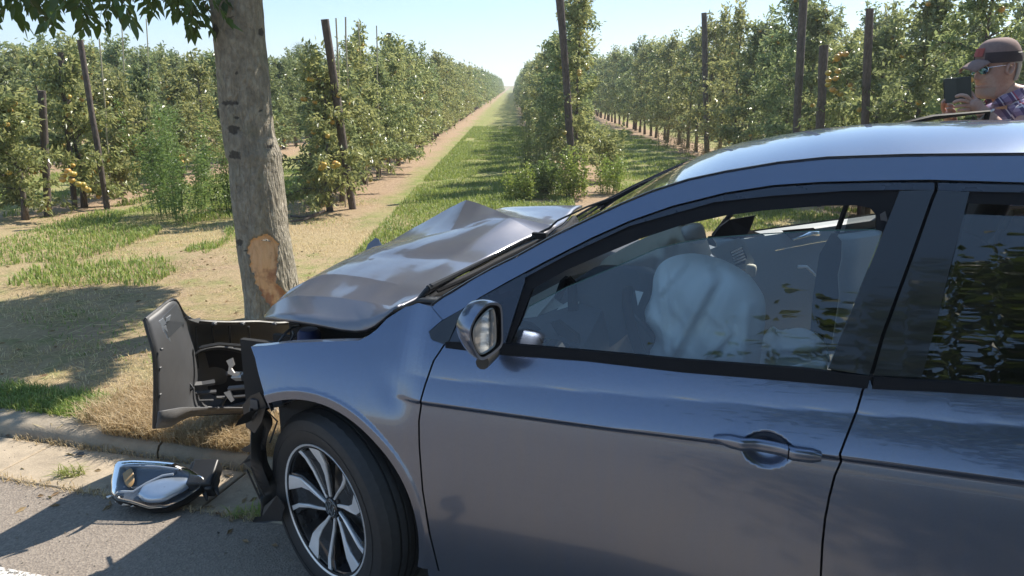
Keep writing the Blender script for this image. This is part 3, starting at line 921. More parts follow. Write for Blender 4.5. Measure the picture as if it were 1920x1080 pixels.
# rear quarter, unseen from the photo's side but part of the car
q = [(2.10, .235)] + shift(rshut, GAP)[::-1][1:] + [(2.6, float(wb(2.6))), (2.95, float(wb(2.95))), (3.15, .95), (3.2, .8), (3.2, .45), (3.12, .3), (2.9, .26)]
a1 = math.atan2(.26 - ARCH_W, 2.9 - 2.52)
q += [(2.52 + .375 * math.cos(A), ARCH_W + .375 * math.sin(A)) for A in np.linspace(R(-6), R(186), 24)]
quarter = panel('rear_quarter', q, M['paint'], car, .02)
# sill
def strip_on(name, uw_top, uw_bot, mat, parent, off=0.0, depth=.012, surf=None, sp=.012):
    return panel(name, list(uw_bot) + list(uw_top)[::-1], mat, parent, sp, off, depth, surf)
sill = panel('sill', [(.36, .15), (2.1, .15), (2.1, .231), (.36, .231)], M['paint'], car, .03, .012)
# --- belt moulding
bt_top = tr([(836, 640), (946, 644), (1020, 650), (1180, 664), (1269, 673), (1500, 690), (1632, 705)])
belt1 = panel('belt_moulding', BT + bt_top[::-1], M['seal'], car, .010, -.006, .014)
bt_top2 = tr([(1639, 705), (1728, 712), (1920, 724)]) + [(2.05, float(wb(2.05)) + .02), (2.33, float(wb(2.33)) + .022)]
belt2 = panel('belt_moulding', BTR + bt_top2[::-1], M['seal'], car, .012, -.006, .014)
# --- painted side rail of windscreen pillar and roof
ditch = [(808, 574), (831, 557), (876, 530), (924, 503), (969, 481), (1027, 449), (1116, 406), (1168, 382), (1221, 360), (1290, 338), (1360, 323), (1455, 307), (1550, 297), (1700, 292), (1920, 290)]
gap = [(830, 600), (869, 578), (900, 557), (951, 528), (1020, 491), (1110, 445), (1180, 414), (1260, 386), (1360, 361), (1450, 347), (1540, 341), (1660, 338), (1745, 337), (1920, 342)]
DI = tr(ditch); GA = tr(gap)
print('ditch', [tuple(round(float(a), 3) for a in (p[0], S(*p), p[1])) for p in DI[::3]])
DI2 = DI + [(2.05, DI[-1][1] - .002), (2.4, DI[-1][1] - .022), (2.75, DI[-1][1] - .06), (3.0, DI[-1][1] - .11)]
GA2 = GA + [(2.05, GA[-1][1] - .008), (2.4, GA[-1][1] - .035), (2.68, GA[-1][1] - .09), (2.9, GA[-1][1] - .16)]
rail = panel('side_rail', GA2 + DI2[::-1], M['paint'], car, .011, 0.0, .014, roll=.003)
# c pillar
cpil = panel('c_pillar', [(2.62, float(wb(2.6))), (2.95, float(wb(2.95))), (3.15, .99), (3.0, DI[-1][1] - .11), (2.9, GA[-1][1] - .16), (2.70, GA[-1][1] - .10), (2.52, float(wb(2.5)) + .10)], M['paint'], car, .03, .001)
# --- dark quarter trim ahead of the shut line and mirror sail panel behind it
qt = tr([(804, 622), (830, 601), (868, 579), (857, 603), (840, 643), (833, 646), (808, 635)])
panel('quarter_trim', qt, M['black_gloss'], car, .008, -.002, .008)
sail = tr([(870, 580), (900, 559), (984, 513), (984, 528), (947, 644), (842, 641), (859, 605)])
panel('mirror_sail', sail, M['frame'], car, .01, -.001, .008)
# --- front window frame: outer band, inner black band
grey_low = [(870, 583), (984, 521), (1060, 480), (1180, 424), (1340, 379), (1451, 367), (1584, 358), (1687, 356)]
GL = tr(grey_low); GAi = shiftw(tr(gap[1:]), -.006)
upto = [p for p in GAi if p[0] < onS(1740, 338)[0]] + [tuple(np.array(onS(1752, 338)) + (0, -.006))]
wframe = panel('window_frame', GL + [onS(1752, 356)] + upto[::-1], M['frame'], door, .01, 0.0, .012)
apert = [(973, 604), (996, 544), (1060, 508), (1127, 479), (1199, 449), (1274, 424), (1360, 405), (1429, 396), (1540, 387), (1607, 386), (1632, 391), (1644, 405), (1643, 431), (1655, 435)]
AP = tr(apert)
bk = tr([(947, 644), (984, 528), (984, 521)]) + GL[2:] + tr([(1687, 356), (1655, 437)]) + AP[::-1] + tr([(955, 645)])
def off_panel(name, poly, mat, parent, off, depth=.01, sp=.01, **k): return panel(name, poly, mat, parent, sp, off, depth, **k)
wseal = off_panel('window_seal', bk, M['seal'], door, .007, .022)
# glass, wound down a few centimetres
gl_top = [(990, 577), (1060, 541), (1110, 520), (1160, 499), (1230, 468), (1280, 456), (1340, 447), (1420, 441), (1540, 434), (1650, 432)]
GT = tr(gl_top)
glass_poly = tr([(950, 652), (1020, 658), (1180, 672), (1269, 681), (1500, 698), (1556, 702)]) + tr([(1612, 560), (1652, 458)]) + GT[::-1] + tr([(958, 640)])
door_glass = panel('window_glass', glass_poly, M['glass'], door, .02, .014, .0, roll=0)
edge = MB(); edge.tube([(u, float(S(u, w)) + .0145, w) for u, w in GT], .0016, 6); edge.build('glass_edge', simple('glass_edge_green', (.05, .12, .11), .2), door)
# --- B pillar covers, shiny black
bp1 = tr([(1687, 358), (1752, 356), (1745, 372), (1684, 542), (1652, 628), (1630, 704), (1553, 692), (1606, 560), (1647, 458)])
panel('pillar_cover', bp1, M['black_gloss'], car, .012, -.0005, .012)
bp2 = tr([(1759, 357), (1818, 360), (1781, 503), (1728, 708), (1638, 704), (1659, 630), (1690, 545), (1752, 372)])
panel('pillar_cover', bp2, M['black_gloss'], car, .012, -.0005, .012)
# --- rear window
RU = 2.30
top_r = float(np.interp(RU, [p[0] for p in GA2], [p[1] for p in GA2]))
rf = tr([(1759, 343), (1920, 347)]) + [(2.05, GA[-1][1] - .016), (2.30, top_r - .012)]
rf_low = tr([(1759, 357), (1818, 359), (1920, 361)]) + [(2.05, GA[-1][1] - .035), (2.30, top_r - .034)]
panel('window_frame', rf_low + rf[::-1], M['frame'], rear_door, .012, 0, .012)
rs_low = tr([(1815, 382), (1920, 386)]) + [(2.05, GA[-1][1] - .065), (2.22, top_r - .075)]
panel('window_seal', rs_low + ([rf_low[-1]] + rf_low[::-1][1:-1]), M['seal'], rear_door, .012, .006, .02)
rg = tr([(1728, 713), (1920, 730)]) + [(2.25, float(wb(2.25)) + .01), (2.25, top_r - .07)] + [(2.05, GA[-1][1] - .07)] + tr([(1920, 407), (1809, 403)])
panel('window_glass', rg, M['glass_dark'], rear_door, .03, .012, 0, roll=0)
panel('window_seal', [(2.25, float(wb(2.25)) + .01), (2.33, float(wb(2.33)) + .02), (2.33, top_r - .03), (2.25, top_r - .03)], M['seal'], rear_door, .02, .004, .02)
panel('quarter_window', [(2.35, float(wb(2.35)) + .012), (2.62, float(wb(2.6))), (2.52, float(wb(2.5)) + .10), (2.70, GA[-1][1] - .105), (2.35, top_r - .03)], M['black_gloss'], car, .03, .004, .01)
# --- door handle: bar with a key cap
def handle(u0, w0, du=0.0, parent=None):
    a = np.array(uwv(1336, 830, -.035)); b = np.array(uwv(1541, 868, -.035))
    a[0] += du; b[0] += du; L = b - a
    rows = []
    n = 26
    for k in range(n + 1):
        t = k / n
        c = a + L * t
        hw = .0165 * (0.22 + 0.78 * min(1, (t / .16)) ** .7) * (1 if t < .93 else max(.62, 1 - (t - .93) * 5))
        dep = .022 * math.sin(math.pi * min(1, max(0, t * .96 + .02))) ** .45
        bodyv = float(S(c[0], c[2]))
        row = []
        for j in range(14):
            A = 2 * math.pi * j / 14
            ca, sa = math.cos(A), math.sin(A)
            yy = -abs(ca) ** .7 * (1 if ca > 0 else -.55) * .012
            zz = hw * abs(sa) ** .75 * (1 if sa > 0 else -1)
            row.append((c[0], bodyv - .004 - dep + yy * 1.0, c[2] + zz + (t - .5) * 0.0))
        rows.append(row)
    m = MB(); m.grid(rows, close=True)
    m.f.append(tuple(range(13, -1, -1))); m.f.append(tuple(n * 14 + j for j in range(14)))
    h = m.build('door_handle', M['paint'], parent, auto=50)
    g = MB(); s_ = a + L * .70
    g.box((s_[0], float(S(s_[0], s_[2])) - .026, s_[2]), (.0016, .026, .034)); g.build('key_cap_joint', M['seal'], parent)
handle(0, 0, 0, door)
handle(0, 0, .98, rear_door)
# --- roof
def ditch_at(u):
    us = [p[0] for p in DI2]; ws = [p[1] for p in DI2]
    return float(np.interp(u, us, ws))
ROOF_U0 = onS(1250, 350)[0]
def roof_pt(u, t):
    """t 0..1 near side to far side"""
    wd = ditch_at(u); vd = float(S(u, wd)) + .006
    y = 2 * t - 1
    crown = np.interp(u, [ROOF_U0, 1.1, 1.5, 2.0, 2.6, 3.0], [.004, .030, .056, .064, .062, .05])
    bow = (1 - abs(y) ** 2.4)
    fx = -.03 * (1 - y * y) * smoothstep(1.25, ROOF_U0, u)
    return (u + float(fx), vd + (WIDTH - 2 * vd) * t, wd + .002 + crown * bow)
rows = []
for u in list(np.linspace(ROOF_U0, 3.02, 60)):
    rows.append([roof_pt(u, .5 - .5 * math.cos(math.pi * k / 40)) for k in range(41)])
roof = MB().grid([[p for p in r][::-1] for r in rows]).build('roof', M['paint'], car, auto=60)
solid(roof, .02, -1)
hl = MB().grid([[(p[0], .10 + (p[1]) * (WIDTH - .2) / WIDTH, p[2] - .045) for p in r] for r in rows]).build('headliner', M['headliner'], car)
# seal line between rail and roof / windscreen, its highlight built as a bright strip
sl = MB(); sl.tube([(u, float(S(u, w)) + .001, w + .003) for u, w in DI2], .0026, 6); sl.build('roof_seal', M['black'], car)
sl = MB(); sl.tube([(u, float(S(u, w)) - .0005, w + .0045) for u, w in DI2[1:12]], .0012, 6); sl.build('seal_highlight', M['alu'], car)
# --- windscreen
ws_rows = []
us = np.linspace(DI[1][0], ROOF_U0, 16)
for u in us:
    k = (u - us[0]) / (us[-1] - us[0])
    wd = ditch_at(u); vd = float(S(u, wd)) + .012
    ws_rows.append([(u - (.10 * (1 - k) + .03 * k) * (1 - (2 * t - 1) ** 2), vd + (WIDTH - 2 * vd) * t, wd - .006 + (-.085 * (1 - k) ** 1.0 + .002 * k ** 3) * (1 - (2 * t - 1) ** 2)) for t in np.linspace(0, 1, 25)])
wscr = MB().grid([r[::-1] for r in ws_rows]).build('windscreen', M['windscreen'], car)
cw = MB().grid([[(p[0] + dx, p[1], p[2] + dz) for p in ws_rows[0]] for dx, dz in ((-.17, -.052), (-.09, -.012), (-.02, -.010), (.02, -.012))][::-1]).build('cowl_panel', M['black'], car)
solid(cw, .01)
def flat(name, pts, mat, parent, thick=.004, auto=None):
    o = mesh_obj(name, pts, [tuple(range(len(pts)))], mat, parent, smooth=False); solid(o, thick, 0); return o
# header trim hiding the joint
# --- rear window, tailgate, rear bumper (out of frame, plain but complete)
tg = []
for w, u, vi in ((1.33, 3.0, .30), (1.2, 3.12, .24), (1.0, 3.24, .16), (.8, 3.27, .12), (.6, 3.26, .1), (.45, 3.27, .09)):
    tg.append([(u - .12 * abs(2 * t - 1) ** 3, vi + (WIDTH - 2 * vi) * t, w) for t in np.linspace(0, 1, 13)])
MB().grid(tg[:3][::-1]).build('rear_screen', M['glass_dark'], car)
MB().grid(tg[2:][::-1]).build('tailgate', M['paint'], car)
rbm = []
for w, du_, vi in ((.58, 0, .06), (.45, .05, .04), (.32, .04, .05), (.24, 0, .09)):
    rbm.append([(3.27 + du_ - .16 * abs(2 * t - 1) ** 3, vi + (WIDTH - 2 * vi) * t, w) for t in np.linspace(0, 1, 17)])
solid(MB().grid(rbm[::-1]).build('rear_bumper', M['paint'], car), .01)
for s_ in (.22, WIDTH - .22):
    bevel(MB().box((3.215, s_, .82), (.08, .3, .17)).build('tail_light', simple('red_lens', (.4, .01, .01), .1), car), .02)
# --- mirrored far-side panels
fw2 = mirrored(fender); quarter2 = mirrored(quarter); rail2 = mirrored(rail); sill2 = mirrored(sill); cp2 = mirrored(cpil)
# --- dark inner shell: floor, inner side, wheel housings
sh = MB()
sh.box((1.32, WIDTH / 2, .24), (1.6, 1.60, .02))
sh.build('floor_pan', M['dark_void'], car)
def inner_side(v0, name='inner_door_shell'):
    m = MB()
    sgn = 1 if v0 < .8 else -1
    m.add([(.44, v0, .2), (3.1, v0 + sgn * .03, .2), (3.1, v0 + sgn * .05, .93), (.44, v0, .86)], [(0, 1, 2, 3)])
    m.add([(.38, v0 - sgn * .02, .2), (.44, v0 - sgn * .02, .2), (.44, v0 + sgn * .03, .9), (.38, v0 + sgn * .03, .9)], [(0, 1, 2, 3)])
    o = m.build(name, M['dark_void'], car, smooth=False); solid(o, .02, 0); return o
inner_side(.072)
# b pillar and shut-line backing behind every gap
for pl, nm in ((shift(BS, 0) , 'door_jamb'),):
    P = pl
    poly = shift(P, -.03) + shift(P, .03)[::-1]
    panel(nm, poly[::-1] if False else poly, M['seal'], car, .02, .022, 0, roll=0)
P = shift(FS, 0)
panel('door_jamb', shift(P, -.03) + shift(P, .03)[::-1], M['seal'], car, .02, .022, 0, roll=0)
bp_in = tr([(1700, 345), (1830, 345), (1740, 715), (1560, 705)])
pb = panel('pillar_inner', bp_in, M['seal'], car, .02, .03, .05)
tb = tr([(800, 618), (830, 594), (990, 505), (985, 530), (955, 650), (836, 655)])
panel('trim_backing', tb, M['seal'], car, .02, .014, 0, roll=0)
# gap backing under side rail
GB = GA2[1:]
panel('rail_backing', shiftw(GB, -.02) + shiftw(GB, .01)[::-1], M['seal'], car, .015, .016, 0, roll=0)
# =================================================================== BONNET
def px(x, y, v): return tuple(uwv(x, y, v))
def spl(pts, n, smooth=True):
    """n points along a polyline, Catmull-Rom smoothed, by arc length"""
    P = [np.array(p, float) for p in pts]
    out = []
    for i in range(len(P) - 1):
        p0 = P[i - 1] if i else P[0] * 2 - P[1]; p1 = P[i]; p2 = P[i + 1]; p3 = P[i + 2] if i + 2 < len(P) else P[-1] * 2 - P[-2]
        for k in range(12):
            t = k / 12
            if smooth: out.append(.5 * ((2 * p1) + (-p0 + p2) * t + (2 * p0 - 5 * p1 + 4 * p2 - p3) * t * t + (-p0 + 3 * p1 - 3 * p2 + p3) * t ** 3))
            else: out.append(p1 + (p2 - p1) * t)
    out.append(P[-1]); out = np.array(out)
    d = np.r_[0, np.cumsum(np.linalg.norm(np.diff(out, axis=0), axis=1))]
    s = np.linspace(0, d[-1], n)
    return np.stack([np.interp(s, d, out[:, k]) for k in range(3)], 1)
NB = 44
r0 = [px(748, 579, .185), px(736, 588, .175), px(722, 600, .165), px(705, 614, .16), (px(688, 622, .16)), px(668, 624, .16), px(640, 621, .165), px(600, 613, .18), px(560, 606, .20), px(525, 602, .24), px(499, 600, .30)]
r1 = [px(757, 577, .21), px(736, 581, .23), px(715, 577, .245), px(690, 572, .26), px(655, 567, .28), px(620, 563, .30), px(590, 562, .32), px(560, 561, .35), px(535, 565, .38), px(515, 578, .38), px(500, 597, .34)]
r2 = [px(812, 546, .33), px(775, 544, .35), px(752, 541, .37), px(722, 534, .40), px(690, 527, .44), px(660, 522, .48), px(628, 519, .52), px(604, 522, .54), px(580, 531, .54), px(550, 547, .5), px(520, 574, .42)]
r3 = [px(900, 498, .62), px(850, 490, .64), px(805, 489, .66), px(760, 487, .68), px(722, 489, .69), px(690, 490, .7), px(662, 494, .71), px(640, 500, .71), px(615, 513, .68), px(585, 531, .60), px(545, 553, .52)]
r4 = [px(1012, 446, .98), px(955, 415, 1.0), px(918, 421, .98), px(880, 430, .97), px(846, 438, .96), px(810, 446, .96), px(770, 455, .96), px(733, 461, .96), px(700, 469, .95), px(660, 487, .86), px(620, 508, .74)]
r5 = [px(1042, 430, 1.06), px(957, 412.5, 1.06), px(930, 400, 1.13), px(900, 388, 1.17), px(875, 380, 1.22), px(846, 394, 1.24), px(800, 420, 1.2), px(760, 443, 1.2), px(733, 458, 1.18), px(712, 468, 1.12), px(680, 482, 1.0)]
r6 = [px(1075, 398, 1.40), px(1030, 396, 1.42), px(980, 396, 1.42), px(930, 398, 1.42), (.0, 1.42, .98), (-.1, 1.42, .94), (-.2, 1.4, .90), (-.3, 1.38, .87), (-.38, 1.32, .85), (-.42, 1.28, .82), (-.45, 1.2, .80)]
r7 = [px(1092, 390, 1.56), px(1050, 390.5, 1.56), px(1000, 392, 1.56), px(950, 394, 1.56), (.0, 1.57, .95), (-.1, 1.57, .90), (-.2, 1.56, .87), (-.3, 1.52, .84), (-.38, 1.46, .80), (-.42, 1.38, .78), (-.46, 1.3, .76)]
def seglin(pts, per=6):
    P = np.array(pts, float); out = []
    for i in range(len(P) - 1):
        for k in range(per): out.append(P[i] + (P[i + 1] - P[i]) * k / per)
    out.append(P[-1]); out = np.array(out)
    # ease the joints a little: metal bends over a short radius
    o2 = out.copy(); o2[1:-1] = out[1:-1] * .8 + (out[:-2] + out[2:]) * .1; return o2
keys = [seglin(r) for r in (r0, r1, r2, r3, r4, r5, r6, r7)]
SEG = [3, 8, 8, 9, 6, 8, 5]
rows = []
for i, n in enumerate(SEG):
    for k in range(n):
        t = k / n
        a, b = keys[i], keys[i + 1]
        p = a + (b - a) * t
        bul = 4 * t * (1 - t)
        # sheet metal between folds: slight crown or hollow
        amp = [.002, -.003, .003, .005, -.010, -.012, .004][i]
        p = p.copy(); p[:, 2] += amp * bul
        rows.append(p)
rows.append(keys[-1])
rows = np.array(rows)
# fine panel ripple, as in beaten sheet metal
uu, vv = rows[:, :, 0], rows[:, :, 1]
rip = np.array([[mnoise.noise(Vector((a * 5, b * 5, 2))) * .003 + abs(mnoise.noise(Vector((a * 9 + 3, b * 7, 5)))) * .003 for a, b in zip(ra, rb)] for ra, rb in zip(uu, vv)])
rows[:, :, 2] += rip * smoothstep(.2, .35, vv)
hs1 = MB(); hs1.tube([tuple(p + np.array([.012, .0, -.014])) for p in rows[4:-6, 0]], .015, 8); hs1.build('bonnet_seal', M['seal'], car)
hood = MB().grid([[tuple(p) for p in r] for r in rows]).build('bonnet', M['paint_dusty'], car, auto=28)
# the lower face: a turned hem
solid(hood, .012, -1)
# folds are sharp: mark the creases between the facets
hd = hood.data; nc = rows.shape[1]; rk = np.cumsum([0] + SEG); sharp = np.zeros(len(hd.edges), bool)
crease_rows = {int(rk[1]): (0, nc), int(rk[2]): (12, nc), int(rk[4]): (0, 46), int(rk[5]): (0, nc)}
ev = np.empty(len(hd.edges) * 2, np.int32); hd.edges.foreach_get('vertices', ev); ev = ev.reshape(-1, 2)
for k_, (a_, b_) in enumerate(ev):
    ra, ca, rb, cb = a_ // nc, a_ % nc, b_ // nc, b_ % nc
    if ra == rb and ra in crease_rows and crease_rows[ra][0] <= ca < crease_rows[ra][1]: sharp[k_] = True
    if ca == cb == 24 and rk[4] <= min(ra, rb) and max(ra, rb) <= rk[5]: sharp[k_] = True
if 'sharp_edge' not in hd.attributes: hd.attributes.new('sharp_edge', 'BOOLEAN', 'EDGE')
hd.attributes['sharp_edge'].data.foreach_set('value', sharp)
# =================================================================== ENGINE BAY seen through the gap
eb = MB()
eb.box((.0, .95, .62), (.95, 1.35, .02)); eb.box((.28, .9, .72), (.04, 1.4, .3)); eb.box((-.02, .17, .70), (.7, .02, .22))
eb.box((-.1, .75, .72), (.5, .7, .16))
eb.build('engine_bay', M['dark_void'], car, smooth=False)
cx_, cy_, cz_ = px(580, 632, .34)
cp = MB().lathe([(0, .035), (.03, .034), (.04, .02), (.042, -.02), (.05, -.03)], (cx_, .34, cz_ - .005), 16).build('reservoir_cap', M['blue_cap'], car)
hose = MB(); hose.tube([px(523, 641, .26), px(535, 625, .28), px(548, 614, .32), px(560, 611, .4)], .0045, 7); hose.tube([px(545, 640, .3), px(551, 628, .33), px(549, 622, .36)], .004, 7)
hose.build('bonnet_cable', M['inner_grey'], car)
# fender top inner flange seen under the lifted bonnet
fl = [list(map(lambda a: a, (p[0], float(S(*p)) + .002, p[1]))) for p in tr([(724, 600), (706, 618), (690, 630), (672, 639), (640, 640), (600, 641), (540, 643), (500, 648), (472, 650)])]
fr_ = [[tuple(p) for p in fl], [(p[0], p[1] + .022, p[2] + .001) for p in fl], [(p[0], p[1] + .03, p[2] - .03) for p in fl]]
MB().grid(fr_).build('wing_flange', M['paint'], car)
# scuffed torn front edge of the wing
te = MB()
e0 = [px(470, 650, .10), px(478, 672, .095), px(484, 700, .085), px(494, 735, .07), px(506, 766, .06)]
e1 = [(p[0] + .03, p[1] + .03, p[2]) for p in e0]
e2 = [(p[0] + .02, p[1] + .075, p[2] - .01) for p in e0]
te.grid([e0, e1, e2]).build('torn_edge', M['inner_grey'], car)
# =================================================================== WHEELS
def make_wheel(name_loc, steer, parent):
    """wheel axis = local Y (outside towards -Y)"""
    ty = empty('wheel', name_loc, 0); ty.parent = parent; ty.rotation_euler = (0, 0, steer)
    X90 = Matrix.Rotation(math.pi / 2, 4, 'X')      # z -> -y : outer side
    Rt = .322
    prof = [(.216, -.080), (.222, -.092), (.232, -.0965), (.255, -.1015), (.278, -.1005), (.296, -.094), (.309, -.083), (.3155, -.072)]
    tread = []
    z = -.072
    grooves = (-.040, -.013, .013, .040)
    zs = [-.070]
    for g in grooves: zs += [g - .0045, g - .0042, g + .0042, g + .0045]
    zs.append(.070)
    for zz in zs:
        deep = any(abs(zz - g) < .0044 for g in grooves)
        crown = .0045 * (zz / .07) ** 2
        tread.append((Rt - crown - (.0075 if deep else 0), zz))
    prof2 = [(r, -z) for r, z in prof][::-1]
    full = prof + tread + prof2
    N = 96
    rows = []
    for (r, z) in full:
        row = []
        for k in range(N):
            A = 2 * math.pi * k / N
            rr = r
            if abs(z) > .045 and abs(z) < .0845 and r > .308 and k % 2 == 0: rr -= .0045      # shoulder sipes
            p = X90 @ Vector((rr * math.cos(A), rr * math.sin(A), -z))
            row.append(p)
        rows.append(row)
    MB().grid(rows, close=True).build('tyre', M['rubber'], ty, auto=24)
    # sidewall lettering ring: raised rubs
    rb = MB(); rb.lathe([(.262, .1018), (.262, .1032), (.266, .1030), (.266, .1016)], (0, 0, 0), 64, X90); rb.build('sidewall_ring', M['rubber'], ty)
    # barrel and lip
    bar = [(.205, .088), (.2185, .092), (.2185, .086), (.203, .078), (.196, .05), (.190, 0), (.195, -.08)]
    MB().lathe(bar, (0, 0, 0), 64, X90).build('rim_barrel', M['rim_black'], ty)
    lip = [(.2125, .0905), (.2185, .0935), (.2195, .0915), (.2185, .0885)]
    MB().lathe(lip + [lip[0]], (0, 0, 0), 72, X90).build('rim_lip', M['rim_silver'], ty)
    dk = MB(); dk.lathe([(0, .02), (.09, .02), (.13, .0), (.15, 0), (.15, -.02)], (0, 0, 0), 48, X90); dk.build('brake_disc', M['alu'], ty)
    def ext(name, polys, z0, z1, mat, bv=.0015):
        m = MB()
        for poly in polys:
            n = len(poly)
            V = [];
            for (r, a, *zz) in poly:
                zo = zz[0] if zz else 0
                V.append(X90 @ Vector((r * math.cos(a), r * math.sin(a), z1 + zo)))
            for (r, a, *zz) in poly:
                V.append(X90 @ Vector((r * math.cos(a), r * math.sin(a), z0)))
            ar = sum(poly[i][0] * math.cos(poly[i][1]) * poly[(i + 1) % n][0] * math.sin(poly[(i + 1) % n][1]) - poly[(i + 1) % n][0] * math.cos(poly[(i + 1) % n][1]) * poly[i][0] * math.sin(poly[i][1]) for i in range(n))
            top = tuple(range(n)); bot = tuple(range(2 * n - 1, n - 1, -1))
            F = [top, bot] + [(i, i + n, (i + 1) % n + n, (i + 1) % n) for i in range(n)]
            if ar < 0: F = [f[::-1] for f in F]
            m.add(V, F)
        o = m.build(name, mat, ty, smooth=False); bevel(o, bv, 1); return o
    off = R(100)
    dish = lambda r: .0 + .028 * ((r - .03) / .18) ** 1.5 if r > .03 else 0.0
    spokes = []; thin = []; web = []
    for k in range(5):
        a = off + 2 * math.pi * k / 5
        D = math.radians
        # wide kinked blade
        q = [(.036, a + D(10)), (.07, a + D(2)), (.115, a - D(2)), (.150, a - D(0)), (.212, a + D(10)), (.212, a - D(6)), (.160, a - D(12)), (.115, a - D(12)), (.07, a - D(8)), (.036, a - D(4))]
        spokes.append([(r, t, dish(r)) for r, t in q])
        # thin curved blade
        q = [(.036, a + D(46)), (.08, a + D(34)), (.13, a + D(28)), (.175, a + D(27)), (.212, a + D(30)), (.212, a + D(25.5)), (.175, a + D(22.5)), (.13, a + D(23)), (.08, a + D(27)), (.036, a + D(34))]
        thin.append([(r, t, dish(r)) for r, t in q])
        q = [(.03, a + D(50)), (.08, a + D(36)), (.13, a + D(30)), (.175, a + D(31)), (.212, a + D(36)), (.212, a - D(9)), (.160, a - D(15)), (.115, a - D(15)), (.07, a - D(12)), (.03, a - D(10))]
        web.append([(r, t, dish(r) - .002) for r, t in q])
    # dark webs carry the bright faces; each blade is a piece of its own
    ext('rim_web', web, .044, .056, M['rim_black'], .002)
    for q in spokes: ext('rim_blade', [q], .05, .0605, M['rim_silver'])
    for q in thin: ext('rim_blade', [q], .05, .0605, M['rim_silver'])
    MB().lathe([(0, .066), (.026, .066), (.031, .062), (.033, .05)], (0, 0, 0), 32, X90).build('hub_cap', M['rim_black'], ty)
    # emblem: ring with stacked letters V and W
    em = MB(); em.lathe([(.0235, .0665), (.0235, .0685), (.026, .0685), (.026, .0665)], (0, 0, 0), 32, X90)
    def bar2(x0, y0, x1, y1, wd=.0022):
        d = Vector((x1 - x0, y1 - y0, 0)); nrm = Vector((-d.y, d.x, 0)).normalized() * wd
        V = [X90 @ Vector((x0, y0, zz)) + X90 @ (nrm * s1) for zz in (.0665, .0688) for s1 in (1, -1)] + [X90 @ Vector((x1, y1, zz)) + X90 @ (nrm * s1) for zz in (.0665, .0688) for s1 in (1, -1)]
        em.add(V, [(0, 1, 3, 2), (4, 6, 7, 5), (0, 4, 5, 1), (2, 3, 7, 6), (0, 2, 6, 4), (1, 5, 7, 3)])
    bar2(-.008, .021, 0, .004); bar2(.008, .021, 0, .004)
    bar2(-.019, .012, -.008, -.018); bar2(-.008, -.018, 0, -.001); bar2(0, -.001, .008, -.018); bar2(.008, -.018, .019, .012)
    em.build('emblem', M['chrome'], ty, smooth=False)
    for k in range(5):
        a = off + R(18) + 2 * math.pi * k / 5
        c = X90 @ Vector((.05 * math.cos(a), .05 * math.sin(a), .05))
        MB().lathe([(0, .012), (.008, .012), (.009, 0)], c, 8, X90).build('wheel_bolt', M['black'], ty)
    return ty
WSTEER = R(-24)
fw_c = (.02, .125, .318)
make_wheel(fw_c, WSTEER, car)
for loc, st in (((.02, WIDTH - .125, .318), math.pi + WSTEER), ((2.52, .12, .318), 0), ((2.52, WIDTH - .12, .318), math.pi)):
    make_wheel(loc, st, car)
# --- wheel-arch liner
def liner(cu, far=False, name='arch_liner'):
    rows = []
    for A in np.linspace(R(-12), R(138), 34):
        r = .378 + .01 * math.sin(A * 9)
        row = []
        for k, t in enumerate(np.linspace(0, 1, 8)):
            rr = r - (.012 if k else 0)
            row.append((cu + rr * math.cos(A), .035 + .36 * t, ARCH_W + rr * math.sin(A)))
        rows.append(row)
    o = MB().grid(rows).build(name, M['dark_void'], car)
    return o
for cu in (ARCH_U, 2.52):
    o = liner(cu); mirrored(o)
    mm = MB().box((cu, .40, .5), (.76, .02, .5)).build('wheel_housing', M['dark_void'], car); mirrored(mm)
# --- torn liner and brackets hanging ahead of the wheel
def shard(pts, mat, t=.004, name='torn_liner_piece'):
    P = [px(*p) for p in pts]
    o = mesh_obj(name, P, [tuple(range(len(P)))], mat, car, smooth=False); solid(o, t, 0); return o
strip = [((462, 762), (500, 772)), ((470, 800), (512, 790)), ((470, 840), (500, 822)), ((472, 880), (500, 860)), ((484, 915), (510, 884)), ((490, 950), (520, 895)), ((488, 978), (545, 975))]
r_a = [px(*a, .10 + .02 * math.sin(i * 2.1)) for i, (a, b) in enumerate(strip)]; r_c = [px((a[0] + b[0]) / 2 + 4, (a[1] + b[1]) / 2, .13 + .025 * math.sin(i * 1.3)) for i, (a, b) in enumerate(strip)]
r_b = [px(*b, .16 + .02 * math.cos(i * 1.7)) for i, (a, b) in enumerate(strip)]
tl = MB().grid([spl(r_a, 24).tolist(), spl(r_c, 24).tolist(), spl(r_b, 24).tolist()]).build('torn_arch_liner', M['black'], car); solid(tl, .004, 0)
shard([(446, 875, .10), (462, 860, .10), (472, 848, .11), (480, 860, .11), (470, 878, .10), (458, 868, .10)], M['black'])
shard([(452, 842, .12), (470, 832, .12), (480, 846, .12), (462, 848, .12)], M['black'])
shard([(455, 760, .10), (470, 742, .09), (488, 735, .08), (500, 760, .08), (492, 790, .09), (478, 812, .10), (462, 800, .11)], M['black'])
shard([(495, 950, .09), (520, 928, .10), (534, 950, .10), (528, 974, .10), (498, 980, .08), (474, 979, .07), (478, 970, .07), (492, 968, .08)], M['black'])
st = MB(); st.tube([px(462, 880, .095), px(474, 905, .095), px(490, 940, .10)], .0035, 6); st.tube([px(470, 876, .09), px(482, 902, .09), px(496, 930, .095)], .0025, 6); st.build('torn_strut', M['black'], car)
tb_ = MB()
for a, b, c, r in (((478, 742), (470, 770), (484, 800), .006), ((494, 752), (480, 775), (470, 800), .004), ((500, 770), (520, 790), (506, 830), .003)):
    tb_.tube([px(*a, .11), px(*b, .09), px(*c, .11)], r, 6)
tb_.build('loose_wiring', M['black'], car)
